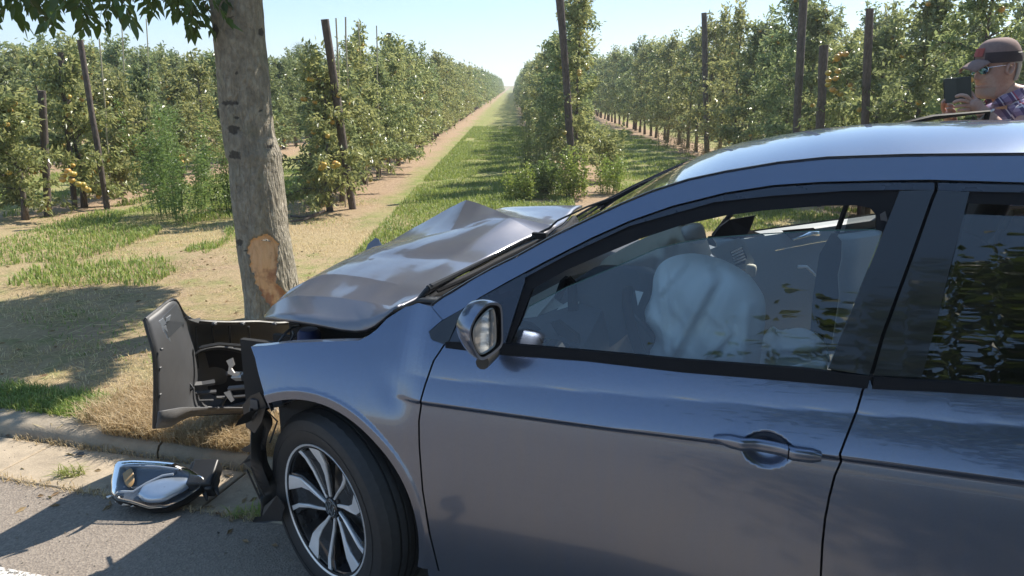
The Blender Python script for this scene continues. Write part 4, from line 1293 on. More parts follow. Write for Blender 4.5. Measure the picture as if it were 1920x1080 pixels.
bd_ = MB().box(px(478, 757, .085), (.028, .01, .03)); bd_.build('bracket', M['inner_grey'], car)
# --- crash beam, broken lamp bracket
bmx = MB()
a = np.array(px(440, 706, .36)); b = np.array(px(505, 704, .30))
bmx.tube([a, (a + b) / 2, b], .018, 4); bevel(bmx.build('crash_beam', M['alu'], car, smooth=False), .003)
bmx = MB(); a = np.array(px(430, 728, .40)); b = np.array(px(500, 722, .32)); bmx.tube([a, b], .009, 4); bmx.build('lower_beam', M['inner_grey'], car, smooth=False)
shard([(425, 676, .34), (436, 671, .34), (440, 684, .34), (434, 690, .34), (440, 699, .34), (452, 697, .34), (448, 708, .34), (428, 700, .34), (430, 686, .34)], M['alu'], .006, 'bent_bracket')
shard([(420, 736, .33), (432, 732, .33), (440, 750, .33), (434, 754, .33)], M['alu'], .004, 'bent_bracket')
# =================================================================== FRONT BUMPER, torn off its near-side mounts
def wy(x, y, Y): return tuple(w2c(at_y(x, y, Y)))
bcols = [
    [wy(273, 598, 2.80), wy(280, 625, 2.79), wy(290, 660, 2.78), wy(293, 700, 2.78), wy(293, 745, 2.78), wy(291, 803, 2.80)],
    [wy(296, 580, 2.88), wy(306, 620, 2.86), wy(312, 660, 2.86), wy(314, 700, 2.86), wy(314, 745, 2.86), wy(312, 800, 2.87)],
    [wy(326, 561, 2.97), wy(332, 600, 2.98), wy(338, 655, 2.98), wy(340, 700, 2.98), wy(342, 742, 2.98), wy(336, 790, 2.96)],
    [wy(345, 588, 3.06), wy(352, 620, 3.12), wy(358, 660, 3.12), wy(362, 700, 3.12), wy(362, 740, 3.12), wy(360, 781, 3.06)],
    [wy(364, 600, 3.14), wy(374, 625, 3.22), wy(382, 665, 3.24), wy(384, 700, 3.24), wy(384, 738, 3.24), wy(388, 778, 3.16)],
    [wy(420, 604, 3.26), wy(426, 630, 3.36), wy(430, 665, 3.38), wy(432, 700, 3.38), wy(432, 738, 3.36), wy(430, 776, 3.28)],
    [wy(480, 603, 3.38), wy(482, 630, 3.48), wy(484, 665, 3.50), wy(486, 700, 3.50), wy(486, 738, 3.48), wy(484, 776, 3.40)],
    [wy(545, 603, 3.50), wy(547, 630, 3.58), wy(548, 665, 3.62), wy(548, 700, 3.62), wy(548, 738, 3.58), wy(548, 774, 3.50)]]
last = bcols[-1]
for k, (uo, vo) in enumerate(((.03, .35), (.10, .62), (.24, .78))):
    bcols.append([(p[0] + uo, min(p[1] + vo, 1.78), p[2] - .01 * k) for p in last])
cols = [spl(c, 20) for c in bcols]
rows = [spl([c[j] for c in cols], 70).tolist() for j in range(20)]
bump = MB().grid(rows).build('front_bumper', [M['inner_grey']], car, auto=50)
s_ = solid(bump, .006, 0)
# outer painted skin: same shape a little farther out
bp_ = []
for r in rows: bp_.append([tuple(p) for p in r])
R3 = np.array(rows)
du_ = np.gradient(R3, axis=1); dv_ = np.gradient(R3, axis=0)
nn = np.cross(du_, dv_); nn /= np.linalg.norm(nn, axis=2)[:, :, None] + 1e-9
cen = np.array([.3, .9, .5])
sg = np.sign(((R3 - cen) * nn).sum(2).mean()); nn *= sg
skin = R3 + nn * .009
MB().grid([[tuple(p) for p in r] for r in skin]).build('bumper_skin', M['paint'], car, auto=50)
lipm = MB(); lipm.tube([tuple(p + q * .004) for p, q in zip(R3[:, 0], nn[:, 0])], .0085, 6); lipm.tube([tuple(p) for p in R3[0][:46]], .006, 5)
lipm.build('bumper_edge', M['black'], car)
# bare plate and white scuffs on the flange
shard([(300, 600, .33), (330, 570, .40), (347, 604, .43), (316, 634, .36)], simple('scuffed_plate', (.16, .165, .17), .55), .003, 'scuffed_plate')
sw_ = simple('white_scuff', (.6, .6, .6), .7)
for k, pts in enumerate((((298, 602), (306, 596), (312, 606), (304, 612)), ((303, 612), (311, 610), (315, 624), (307, 622)), ((308, 622), (316, 625), (320, 640), (313, 633)), ((312, 596), (320, 590), (318, 600), (310, 604)))):
    shard([(x, y, .325 + .002 * (x - 298)) for x, y in pts], sw_, .003, 'white_scuff')
# turned-in lower lip, its plastic coloured paler to look lit
lo0 = [wy(291, 803, 2.80), wy(318, 800, 2.87), wy(340, 788, 2.96), wy(362, 780, 3.05), wy(388, 777, 3.15), wy(430, 775, 3.27), wy(484, 775, 3.39)]
lo1 = [wy(297, 772, 2.76), wy(318, 768, 2.80), wy(342, 764, 2.88), wy(366, 764, 2.97), wy(392, 764, 3.06), wy(432, 764, 3.18), wy(484, 765, 3.30)]
solid(MB().grid([spl(lo0, 30).tolist(), spl([tuple((np.array(a) + np.array(b)) / 2 - np.array([0, .0, .012])) for a, b in zip(lo0, lo1)], 30).tolist(), spl(lo1, 30).tolist()]).build('bumper_lower_lip', simple('lit_grey_plastic', (.13, .13, .135), .5, nscale=70, var=.3), car), .004, 0)
for k, (x, y, Y) in enumerate(((352, 596, 3.06), (402, 607, 3.2), (455, 607, 3.32), (515, 607, 3.42), (300, 690, 2.80), (300, 740, 2.80), (303, 655, 2.80))):
    bevel(MB().box(wy(x, y, Y), (.016, .02, .012) if k < 4 else (.01, .012, .01)).build('clip', M['inner_grey'], car, smooth=False), .002, 1)
for k, x in enumerate((368, 398, 430, 466)):
    a = wy(x, 612, 3.16 + k * .06); b = wy(x + 3, 655 if k else 690, 3.18 + k * .07); MB().tube([a, ((np.array(a) + np.array(b)) / 2).tolist(), b], .006, 5).build('bumper_rib', M['black'], car, smooth=False)
shard([(346, 588, .46), (352, 600, .47), (372, 606, .50), (376, 596, .52), (362, 600, .5)], M['black'], .004, 'split_bumper_edge')
# fog-lamp housing
fog = MB()
fo = [(338, 742), (330, 722), (337, 700), (350, 678), (375, 658), (405, 651), (440, 655), (475, 668), (492, 700), (480, 745), (440, 762), (395, 765), (355, 758)]
P = [wy(x, y, 3.10 + (x - 330) * .0018) for x, y in fo]; P.append(P[0])
fog.tube(spl(P, 48).tolist(), .011, 8, cap=False); fog.build('fog_lamp_surround', M['black'], car)
bk_ = MB()
Pc = spl(P, 48); c0 = Pc.mean(0)
bk_.grid([Pc.tolist(), (Pc * .8 + c0 * .2 + np.array([-.05, 0, 0])).tolist(), (Pc * .3 + c0 * .7 + np.array([-.05, .02, 0])).tolist()]); bk_.build('fog_lamp_housing', M['seal'], car)
for (x0, y0, x1, y1, rr) in ((352, 722, 402, 716, .014), (352, 736, 405, 734, .010), (345, 750, 400, 750, .006), (405, 745, 470, 741, .007), (425, 700, 480, 700, .01)):
    b_ = MB(); b_.tube([wy(x0, y0, 3.12), wy((x0 + x1) / 2, (y0 + y1) / 2 + 1, 3.17), wy(x1, y1, 3.2)], rr, 5); b_.build('fog_lamp_slat', M['inner_grey'], car, smooth=False)
b_ = MB(); b_.tube([wy(345, 745, 3.06), wy(334, 728, 3.05), wy(340, 708, 3.06), wy(352, 715, 3.07), wy(362, 728, 3.08), wy(352, 736, 3.08)], .0055, 7); b_.tube([wy(338, 740, 3.05), wy(330, 715, 3.05), wy(340, 692, 3.08)], .005, 6); b_.build('fog_lamp_clip', M['inner_grey'], car)
b_ = MB(); b_.tube([wy(372, 652, 3.15), wy(410, 645, 3.2), wy(450, 648, 3.25), wy(490, 655, 3.3)], .008, 6); b_.tube([wy(415, 760, 3.1), wy(424, 744, 3.12), wy(430, 730, 3.15)], .006, 6); b_.build('bumper_wiring', M['black'], car)
# far-side fragment that sticks up beyond the bonnet
shard([(676, 520, 1.32), (684, 474, 1.36), (690, 458, 1.38), (704, 446, 1.4), (710, 448, 1.4), (718, 464, 1.38), (716, 525, 1.32)], M['paint_dusty'], .004, 'torn_wing_corner')
# =================================================================== DOOR MIRROR
mp0 = c2w(.60, -.10, .98)
hdir = DV * math.cos(R(28)) + DU * math.sin(R(-28)) * -1.0
hdir = np.array([math.cos(R(38)), math.sin(R(38)), 0.0])     # plan direction of the mirror face, near end to the left
mN = np.cross(hdir, [0, 0, 1.0])
def mpx(x, y, off=0.0): return np.array(w2c(at_plane(x, y, mp0 + mN * off, mN)))
face = [(927, 566), (937, 569), (941, 580), (942, 620), (942, 646), (935, 655), (920, 667), (902, 677), (893, 668), (880, 640), (878, 620), (888, 596), (903, 576), (915, 567)]
face = chaikin(face, 2, True)
fr3 = np.array([mpx(*p) for p in face])
glassp = [(923, 577), (929, 585), (931, 615), (931, 646), (922, 655), (903, 667), (896, 656), (889, 638), (889, 618), (896, 604), (909, 588)]
gl3 = np.array([mpx(*p, 0.004) for p in chaikin(glassp, 2, True)])
hull = [(926, 561), (915, 560), (898, 563), (884, 572), (868, 590), (858, 603), (854, 620), (854, 642), (860, 661), (872, 674), (884, 678), (900, 678.5)]
cenF = fr3.mean(0)
back = -np.array([DU @ DU, 0, 0]) * 1.0
fwd = w2c(W0 + mN * -1.0) if False else None
nloc = np.array([mN @ DU, mN @ DV, 0.0])      # face normal in car space
if nloc[0] < 0: nloc = -nloc
def ring(scale, push, dx=(0, 0, 0)):
    return ((fr3 - cenF) * scale + cenF - nloc * push + np.array(dx)).tolist()
mr = MB()
rings = [ring(.93, -.001), ring(1.0, -.003), ring(1.015, .004), ring(1.02, .018), ring(.98, .038, (-.002, .0, .0)), ring(.87, .060, (-.004, .002, .0)), ring(.64, .076, (-.005, .004, .0)), ring(.30, .084, (-.005, .005, 0))]
def closed(r): return r
mir = MB(); mir.grid(rings[1:6], close=True)
n_ = len(fr3)
mir_o = mir.build('door_mirror', M['paint'], car, auto=60)
mc = MB(); mc.grid(rings[5:], close=True); b0 = len(mc.v); mc.f.append(tuple(range(2 * n_, 3 * n_))); mc.build('mirror_cap_front', M['paint'], mir_o, auto=60)
inner = [ring(.90, -.002), ring(.86, .010), ring(.5, .016)]
mi_ = MB(); mi_.grid([rings[1], inner[0]], close=True); mi_.build('mirror_rim', simple('satin_grey_rim', (.24, .24, .27), .35, .4), mir_o)
mi_ = MB(); mi_.grid(inner, close=True); mi_.f.append(tuple(range(2 * n_, 3 * n_))); mi_.build('mirror_well', M['seal'], mir_o)
mg = mesh_obj('mirror_glass', (gl3 - nloc * .004).tolist(), [tuple(range(len(gl3)))], M['mirror'], mir_o, smooth=False)
mg2 = MB(); g3 = (gl3 - nloc * .003); mg2.tube(np.vstack([g3, g3[:1]]).tolist(), .0022, 5, cap=False); mg2.build('mirror_glass_edge', M['alu'], mir_o)
arm = MB(); arm.tube([w2c(mp0) + np.array([-.03, .02, -.055]), w2c(mp0) + np.array([-.035, .06, -.06]), w2c(mp0) + np.array([-.035, .115, -.055])], [.018, .018, .02], 10)
arm.build('mirror_arm', M['black'], mir_o)
# indicator strip in the mirror cap
ind = MB()
c1 = (fr3 - cenF) * 1.052 + cenF - nloc * .03
sel = [i for i in range(n_) if c1[i][2] < cenF[2] - .02 and c1[i][1] < cenF[1]]
# =================================================================== WIPERS
wp = MB()
wp.tube([px(766, 578, .22), px(782, 566, .24), px(800, 545, .27), px(810, 534, .28)], [.010, .009, .010, .008], 8)
wp.tube([px(803, 541, .27), px(860, 513, .38), px(930, 478, .5), px(985, 450, .60), px(1012, 440, .64)], [.011, .009, .007, .006, .008], 8)
wp.build('wiper_arm', M['black'], car)
wb_ = MB(); wb_.tube([px(820, 546, .28), px(880, 520, .38), px(960, 479, .52), px(1026, 445, .64)], .006, 6); wb_.box(px(1012, 442, .63), (.05, .02, .02)); wb_.build('wiper_blade', M['seal'], car)
wp = MB()
wp.tube([px(960, 462, .95), px(1030, 428, 1.02), px(1045, 414, 1.04), px(1100, 388, 1.1), px(1146, 372, 1.12)], [.006, .005, .004, .004, .005], 7)
wp.build('wiper_arm', M['black'], car)
wb_ = MB(); wb_.tube([px(1120, 384, 1.1), px(1150, 374, 1.12), px(1200, 348, 1.15), px(1252, 328, 1.18)], .009, 6); wb_.box(px(1212, 352, 1.15), (.06, .03, .02)); wb_.tube([px(1215, 357, 1.13), px(1160, 380, 1.11), px(1100, 405, 1.1)], .006, 6); wb_.build('wiper_blade', M['seal'], car)
# =================================================================== CAR INTERIOR
def sheet(name, pts3, mat, parent, thick=.004, auto=None):
    o = mesh_obj(name, [tuple(map(float, p)) for p in pts3], [tuple(range(len(pts3)))], mat, parent, smooth=False); 
    if thick: solid(o, thick, 0)
    return o
# dashboard
def dash_u(v): return .80 + .26 * float(smoothstep(.95, 1.38, v)) + .0
rows = []
for v in np.linspace(.12, 1.62, 31):
    ub = dash_u(v); hump = .05 * math.exp(-((v - .42) / .2) ** 2)
    rows.append([(.30, v, .90), (.45, v, .925), (.62, v, .935 + hump * .4), (ub - .09, v, .935 + hump), (ub - .02, v, .915 + hump), (ub, v, .87 + hump * .3), (ub + .01, v, .80), (ub - .05, v, .72), (ub - .10, v, .50), (ub - .12, v, .3)])
MB().grid(rows).build('dashboard', M['dash'], car, auto=50)
# instrument hood, traced silhouette
ih = [px(1084, 575, .36), px(1092, 556, .36), px(1112, 541, .37), px(1140, 522, .38), px(1168, 501, .4), px(1198, 498, .44), px(1222, 503, .5)]
P1 = spl(ih, 26); rows = []
for k, (du_, dw_) in enumerate(((-.16, -.06), (-.08, -.004), (0, 0), (.035, -.02), (.03, -.2))):
    rows.append([(p[0] + du_, p[1] + .0, p[2] + dw_) for p in P1])
o = MB().grid(rows).build('instrument_hood', M['dash'], car, auto=50)
# steering wheel
swc = np.array([.93, .42, .86]); tiltM = Matrix.Rotation(R(-26), 4, 'Y') @ Matrix.Rotation(math.pi / 2, 4, 'Y')
ring_ = [tiltM @ Vector((.182 * math.cos(a), .182 * math.sin(a), 0)) + Vector(swc) for a in np.linspace(0, 2 * math.pi, 49)]
sw = MB().tube(ring_, .016, 10, cap=False).build('steering_wheel', M['seal'], car)
sp_ = MB()
for a in (0, 2.4, 3.9): sp_.tube([tiltM @ Vector((0, 0, -.02)) + Vector(swc), tiltM @ Vector((.175 * math.cos(a), .175 * math.sin(a), 0)) + Vector(swc)], [.035, .014], 6)
sp_.build('spokes', M['dash'], sw)
# deployed driver airbag: cloth pillow, slack and creased
def cloth(name, outline, v0, depth, mat, parent, folds=(), sp=.018, both=True, seed=0):
    """outline in photo pixels on the lengthwise plane v0; inflated to both sides"""
    poly = [np.array(uwv(x, y, v0))[[0, 2]] for x, y in outline]
    poly = chaikin(poly, 2, True)
    V2, F = triangulate(poly, sp); d = seg_dist(np.array(poly), V2)
    dm = d.max(); t = np.clip(d / (dm * .55), 0, 1); prof_ = np.sqrt(1 - (1 - t) ** 2)
    bulge = depth * prof_
    wr = np.array([mnoise.noise(Vector((p[0] * 7 + seed, p[1] * 7, 0))) * .03 + mnoise.noise(Vector((p[0] * 19, p[1] * 13 + seed, 1))) * .012 + (1 - abs(mnoise.noise(Vector((p[0] * 11 + p[1] * 9, p[1] * 5 - seed, 4))))) ** 6 * .016 for p in V2]) * prof_
    for (a, b, amp, wd_) in folds:
        A = np.array(uwv(*a, v0))[[0, 2]]; B = np.array(uwv(*b, v0))[[0, 2]]
        ab = B - A; tt = np.clip(((V2 - A) @ ab) / (ab @ ab), 0, 1); q_ = A + tt[:, None] * ab
        dd = np.linalg.norm(V2 - q_, axis=1); sd_ = (V2 - q_)[:, 0]
        bulge = bulge + amp * np.exp(-(dd / wd_) ** 2) - amp * .7 * np.exp(-((dd - 1.7 * wd_) / wd_) ** 2) * (sd_ > 0)
    V = np.stack([V2[:, 0], v0 - bulge - wr, V2[:, 1]], 1)
    o1V = V.tolist(); o1F = list(F)
    if both:
        n = len(V); Vb = np.stack([V2[:, 0], v0 + bulge * .8 + wr, V2[:, 1]], 1)
        o1V += Vb.tolist(); o1F += [(c + n, b + n, a + n) for a, b, c in F]
    o = mesh_obj(name, o1V, o1F, mat, parent)
    return o

ab = [(1224, 520), (1236, 494), (1262, 479), (1300, 474), (1336, 480), (1372, 494), (1404, 514), (1420, 534), (1435, 560), (1436, 595), (1431, 632), (1426, 672), (1421, 712), (1380, 716), (1330, 712), (1214, 702), (1212, 655), (1236, 628), (1212, 600), (1207, 582), (1220, 560), (1224, 540)]
cloth('driver_airbag', ab, .43, .12, M['airbag'], car, folds=(((1340, 515), (1270, 640), .034, .016), ((1246, 500), (1262, 670), .016, .008), ((1310, 665), (1372, 600), .02, .012), ((1405, 560), (1395, 680), .016, .014), ((1290, 480), (1250, 530), .01, .008)), sp=.011, seed=3)
pab = [(1118, 512), (1128, 488), (1160, 470), (1200, 449), (1248, 430), (1290, 418), (1318, 417), (1323, 440), (1330, 462), (1336, 480), (1300, 500), (1240, 540), (1180, 545), (1130, 532)]
cloth('passenger_airbag', pab, 1.05, .11, M['airbag_cream'], car, folds=(((1262, 430), (1245, 510), .03, .02), ((1180, 480), (1230, 470), .02, .02)), sp=.016, seed=8)
fl_ = cloth('airbag_flap', [(1276, 424), (1316, 419), (1325, 440), (1322, 458), (1290, 456), (1278, 440)], .93, .03, M['airbag'], car, sp=.02, seed=2)
cloth('side_airbag', [(1424, 640), (1448, 607), (1462, 622), (1500, 612), (1530, 624), (1552, 645), (1560, 700), (1420, 720)], .62, .05, M['airbag'], car, folds=(((1440, 640), (1540, 640), .03, .02), ((1450, 655), (1500, 690), .02, .02)), sp=.016, seed=5)
cloth('loose_airbag_corner', [(1478, 690), (1500, 680), (1536, 676), (1552, 680), (1550, 702), (1480, 706)], .28, .02, M['airbag'], car, sp=.02)
# white triangle standing in for a glint behind the wheel, side vent on the passenger end
sheet('dash_side_vent_housing', [px(1330, 470, 1.30), px(1384, 448, 1.34), px(1394, 452, 1.34), px(1414, 492, 1.30), px(1398, 506, 1.28), px(1368, 508, 1.28)], M['dash_light'], car, .03)
vt = sheet('side_vent', [px(1369, 472, 1.27), px(1391, 461, 1.28), px(1400, 482, 1.28), px(1396, 494, 1.27), px(1380, 498, 1.26)], M['seal'], car, .01)
for k in range(5):
    b_ = MB().tube([px(1371 + k * 1.6, 474 + k * 5, 1.25), px(1391 + k * 1.8, 463.5 + k * 5.4, 1.26)], .0035, 4).build('vent_slat', simple('pale_slat', (.62, .63, .63), .5) if k == 0 else bpy.data.materials['pale_slat'], vt, smooth=False)
bevel(MB().box(px(1408, 507, 1.25), (.04, .03, .05)).build('airbag_cover_corner', M['airbag_cream'], car), .012)
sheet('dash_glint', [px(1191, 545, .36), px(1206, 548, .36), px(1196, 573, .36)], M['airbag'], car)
# A-pillar inner trims and bits at the front of the window
pi_ = MB(); pi_.tube([px(1046, 560, .30), px(1058, 530, .30), px(1066, 522, .31)], [.012, .014, .012], 7); pi_.tube([px(1064, 522, .3), px(1072, 530, .3), px(1075, 590, .32)], [.012, .014, .018], 7)
pi_.build('dash_speaker_bracket', M['seal'], car)
o = sheet('windscreen_lower_trim', [px(994, 560, .34), px(1070, 520, .42), px(1135, 500, .6), px(1130, 520, .6), px(1090, 548, .40), px(1078, 600, .3), px(1020, 648, .25), px(968, 640, .22)], M['headliner'], car, .01)
hn = MB(); hn.tube([px(975, 605, .18), px(995, 612, .18), px(1010, 622, .18), px(1020, 640, .2)], [.009, .012, .01, .008], 7); hn.build('tweeter_trim', M['seal'], car)
bx_ = sheet('door_speaker_trim', [px(1034, 604, .16), px(1048, 600, .16), px(1085, 628, .15), px(1090, 655, .15), px(1066, 655, .15)], M['seal'], car, .02)
nd = MB().grid([[(u, .075, float(wb(u)) - .02) for u in (.5, .9, 1.3, 1.5)], [(u, .16, float(wb(u)) - .015) for u in (.5, .9, 1.3, 1.5)], [(u, .18, .55) for u in (.5, .9, 1.3, 1.5)]]).build('near_door_card', M['dash'], car)
# seats
def seat(v, nm='seat'):
    e = bevel(MB().box((1.42, v, .50), (.5, .5, .16)).build('seat_cushion', M['seat'], car), .05, 3)
    Mx = Matrix.Rotation(R(18), 4, 'Y')
    bevel(MB().box((1.80, v, .84), (.13, .48, .58), Mx).build('seat_back', M['seat'], car), .05, 3)
    bevel(MB().box((1.93, v, 1.18), (.09, .26, .17), Mx).build('headrest', M['seat'], car), .035, 3)
seat(.48); seat(1.27)
bevel(MB().box((2.35, .87, .50), (.5, 1.3, .16)).build('rear_seat', M['seat'], car), .05, 3)
bevel(MB().box((2.68, .87, .82), (.14, 1.3, .55), Matrix.Rotation(R(18), 4, 'Y')).build('rear_backrest', M['seat'], car), .05, 3)
MB().box((1.2, .88, .42), (.9, .2, .3)).build('centre_console', M['dash'], car)
# far-side door sill and B pillar already mirrored; grab handle over the rear window
gh = MB().tube([px(1880, 430, .9), px(1898, 398, .9), px(1940, 394, .95), px(2000, 400, 1.0)], .010, 8).build('grab_handle', M['headliner'], car)
# =================================================================== OPEN DOORS ON THE FAR SIDE
def open_door(P0, ang, L, belt_a, belt_b, top, name, skin_low=.33):
    """P0 world point of the hinge; built in its own upright plane"""
    e0 = w2c(P0); d = np.array([math.cos(R(ang)), math.sin(R(ang)), 0]); dc = np.array([d @ DU, d @ DV, 0]); nc = np.array([-dc[1], dc[0], 0])   # nc points away from the camera
    def q(s, z, off=0.0): return tuple(e0 * [1, 1, 0] + dc * s + nc * off + np.array([0, 0, z]))
    rows = []
    for s_ in np.linspace(0, L, 9):
        b = belt_a + (belt_b - belt_a) * s_ / L
        rows.append([q(s_, b, .0), q(s_, b - .02, -.03), q(s_, b - .10, -.04), q(s_, b - .17, -.03), q(s_, b - .26, -.05), q(s_, b - .36, -.045), q(s_, skin_low + .04, -.03), q(s_, skin_low, .02)])
    card = MB().grid(rows).build(name, M['dash_light'], car, auto=35); solid(card, .01)
    rows = []
    for s_ in np.linspace(-.01, L + .01, 9):
        b = belt_a + (belt_b - belt_a) * s_ / L
        rows.append([q(s_, b, .03), q(s_, b - .1, .085), q(s_, b - .3, .10), q(s_, skin_low + .05, .085), q(s_, skin_low - .03, .05)])
    MB().grid([r[::-1] for r in rows]).build('door_skin', M['paint'], card, auto=35)
    fr = MB(); fr.tube([q(.02, belt_a, .03), q(top[0][0], top[0][1], .02), q((top[0][0] + top[1][0]) / 2, (top[0][1] + top[1][1]) / 2 + .015, .015), q(top[1][0], top[1][1], .01), q(L, belt_b, .03)], .012, 6)
    fr.build('window_frame', M['seal'], card, auto=60)
    return card, q
dA, qA = open_door((.94, 3.55, 0), 20, 1.12, .925, .985, ((.38, 1.33), (1.0, 1.40)), 'open_passenger_door')
plA = at_z(0, 0, 0) * 0 + np.array([.94, 3.55, 0]); nA = np.array([math.sin(R(20)), -math.cos(R(20)), 0])
def onA(x, y, off=.05): return tuple(w2c(at_plane(x, y, plA + nA * off, nA)))
tr_ = MB(); tr_.tube([onA(1453, 469, .055), onA(1520, 456, .06), onA(1580, 446, .06), onA(1640, 433, .055)], .0038, 5); tr_.build('trim_strip', M['chrome'], dA)
hd_ = sheet('handle_recess', [onA(1466, 432, .05), (onA(1525, 427, .05)), onA(1532, 434, .05), onA(1512, 444, .05), onA(1484, 449, .05)], M['seal'], dA, .006)
hd_ = MB(); hd_.tube([onA(1486, 449, .07), onA(1505, 444, .075), onA(1520, 438, .08), onA(1534, 438, .07)], [.006, .007, .012, .013], 7); hd_.build('inner_handle', M['chrome'], dA)
gb = MB(); gb.tube([onA(1496, 500, .06), onA(1512, 500, .07), onA(1545, 530, .08), onA(1560, 541, .075), onA(1574, 541, .06)], [.009, .008, .004, .005, .004], 6); gb.build('grab_handle', M['airbag'], dA)
sheet('far_mirror_base', [onA(1336, 442, .0), onA(1350, 424, .0), onA(1366, 412, .0), onA(1414, 404, .0), onA(1404, 431, .0), onA(1432, 441, .02), onA(1385, 450, .02)], M['seal'], dA, .02)
dB, qB = open_door((1.38, 3.22, 0), 22, .80, 1.0, 1.03, ((.14, 1.425), (.80, 1.497)), 'open_rear_door')
# glass of the rear open door
sheet('window_glass', [qB(.05, 1.0, .02), qB(.14, 1.41, .02), qB(.80, 1.485, .015), qB(.80, 1.03, .02)], thin_glass('wound_glass', (.3, .32, .33), 1.12), dB, 0)
# far-side pillar between
sheet('seat_belt', [px(1650, 402, .3), px(1660, 396, .3), px(1668, 430, .3), px(1655, 450, .3)], M['dash'], car, .003)
# =================================================================== LOOSE HEADLAMP ON THE ROAD
hl0 = at_z(305, 930, .06); HY = hl0[1]
he = empty('loose_headlamp', (float(hl0[0]), float(hl0[1]), .0)); tag(he, 'broken off headlamp lying lens up on the road beside the kerb', 'headlamp')
def hn_(x, y, h=.0):
    """point on the tilted lens plane"""
    N = np.array([.05, -.62, .78]); return at_plane(x, y, np.array([hl0[0], hl0[1], .085]) + N * h, N) - np.array([hl0[0], hl0[1], 0])
lens = [(216, 874), (222, 868), (250, 866), (300, 868), (338, 872), (364, 884), (386, 899), (374, 916), (345, 936), (312, 952), (278, 954), (246, 944), (218, 938), (210, 930), (210, 905)]
Lp = [hn_(*p) for p in lens]; Ls = spl(Lp + [Lp[0]], 61, False)[:-1]; lc = Ls.mean(0)
Nl = Vector((.05, -.62, .78)).normalized()
def lring(sc, h): return [tuple((p - lc) * sc + lc + np.array(Nl) * h) for p in Ls]
gm = MB().grid([lring(1.0, 0), lring(.985, .016), lring(.93, .028), lring(.7, .036), lring(.35, .04), lring(.05, .041)], close=True)
# clear lens
lens_o = gm.build('clear_lens', thin_glass('headlamp_lens', (.95, .96, .97), 1.34, .03), he, auto=70)
refl = simple('lamp_reflector', (.50, .56, .64), .3, .7, var=.1); darkr = simple('lamp_inner_black', (.07, .085, .11), .25, .2, Coat_Weight=.5); amber = simple('painted_warm_reflection', (.40, .24, .09), .4)
MB().grid([lring(1.0, 0), lring(.97, -.02), lring(.75, -.035), lring(.3, -.03), lring(.02, -.028)][::-1], close=True).build('lamp_bowl', darkr, he, auto=70)
def lpatch(name, pts, mat, h=0.0, bul=.0, parent=he):
    P = [hn_(*p, h) for p in pts]; Q = spl(P + [P[0]], 41)[:-1]; c = Q.mean(0)
    rg_ = [[tuple((p - c) * k + c + np.array(Nl) * hh) for p in Q] for k, hh in ((1, 0), (.97, bul * .6), (.8, bul), (.4, bul * 1.1), (.02, bul * 1.1))]
    return MB().grid(rg_, close=True).build(name, mat, parent, auto=70)
lpatch('projector', [(257, 930), (268, 912), (300, 900), (330, 897), (368, 900), (350, 918), (325, 932), (305, 941), (275, 942)], refl, -.018, .02)
lpatch('upper_reflector', [(232, 880), (262, 877), (300, 878), (330, 883), (318, 893), (280, 900), (262, 912), (250, 916), (238, 905)], refl, -.028, -.012)
lpatch('warm_reflection', [(230, 888), (246, 878), (252, 900), (244, 914), (234, 906)], amber, -.012, .003)  # amber patch paints a warm reflection into the lamp
dr = MB(); dr.tube([tuple(hn_(*p, -.006)) for p in ((222, 874), (250, 873), (300, 875), (335, 880))], .004, 6); dr.tube([tuple(hn_(*p, -.004)) for p in ((222, 922), (250, 922), (275, 906), (305, 892), (325, 889))], .005, 6); dr.build('running_light_strip', simple('light_guide', (.34, .38, .44), .3), he)
hs = [lring(1.0, -.001), lring(1.03, -.012), lring(1.0, -.05), lring(.85, -.085)]
hs_o = MB().grid(hs[::-1], close=True); hs_o.build('lamp_housing', M['black'], he, auto=50)
lw = MB(); lw.grid([[hn_(x, y, h) for x, y in ((214, 930), (245, 946), (280, 956), (310, 955), (345, 938), (376, 918))] for h in (.0, -.03, -.045)]); lw.build('clear_lens_side', simple('frosted_lens_side', (.35, .35, .35), .3, Coat_Weight=.6), he)
for (x, y, sx, sy, sz, nm) in ((384, 893, .10, .12, .075, 'rear_cover'), (398, 908, .035, .08, .06, 'mounting_lug'), (372, 880, .06, .05, .05, 'connector')):
    P = hn_(x, y, -.035); bevel(MB().box(tuple(P), (sx, sy, sz), Matrix.Rotation(.5, 4, 'X')).build(nm, M['black'], he), .008)
for (x, y, x2, y2) in ((404, 915, 410, 928), (385, 925, 388, 938), (398, 885, 406, 892)):
    MB().tube([tuple(hn_(x, y, -.03)), tuple(hn_(x2, y2, -.03))], [.012, .004], 6).build('broken_mount', M['black'], he)
frag = simple('clear_shard', (.6, .6, .58), .15, Coat_Weight=.8)
for k, (x, y, r_) in enumerate(((208, 932, .02), (222, 940, .025), (236, 945, .018), (250, 950, .014))):
    q_ = random.Random(k); P = hn_(x, y, -.02)
    V = [tuple(P + np.array([math.cos(a) * r_ * q_.uniform(.5, 1.2), math.sin(a) * r_ * q_.uniform(.3, .9), q_.uniform(-.008, .012)])) for a in np.linspace(0, 5.4, 6)]
    solid(mesh_obj('lens_shard', V, [tuple(range(6))], frag, he, smooth=False), .003, 0)
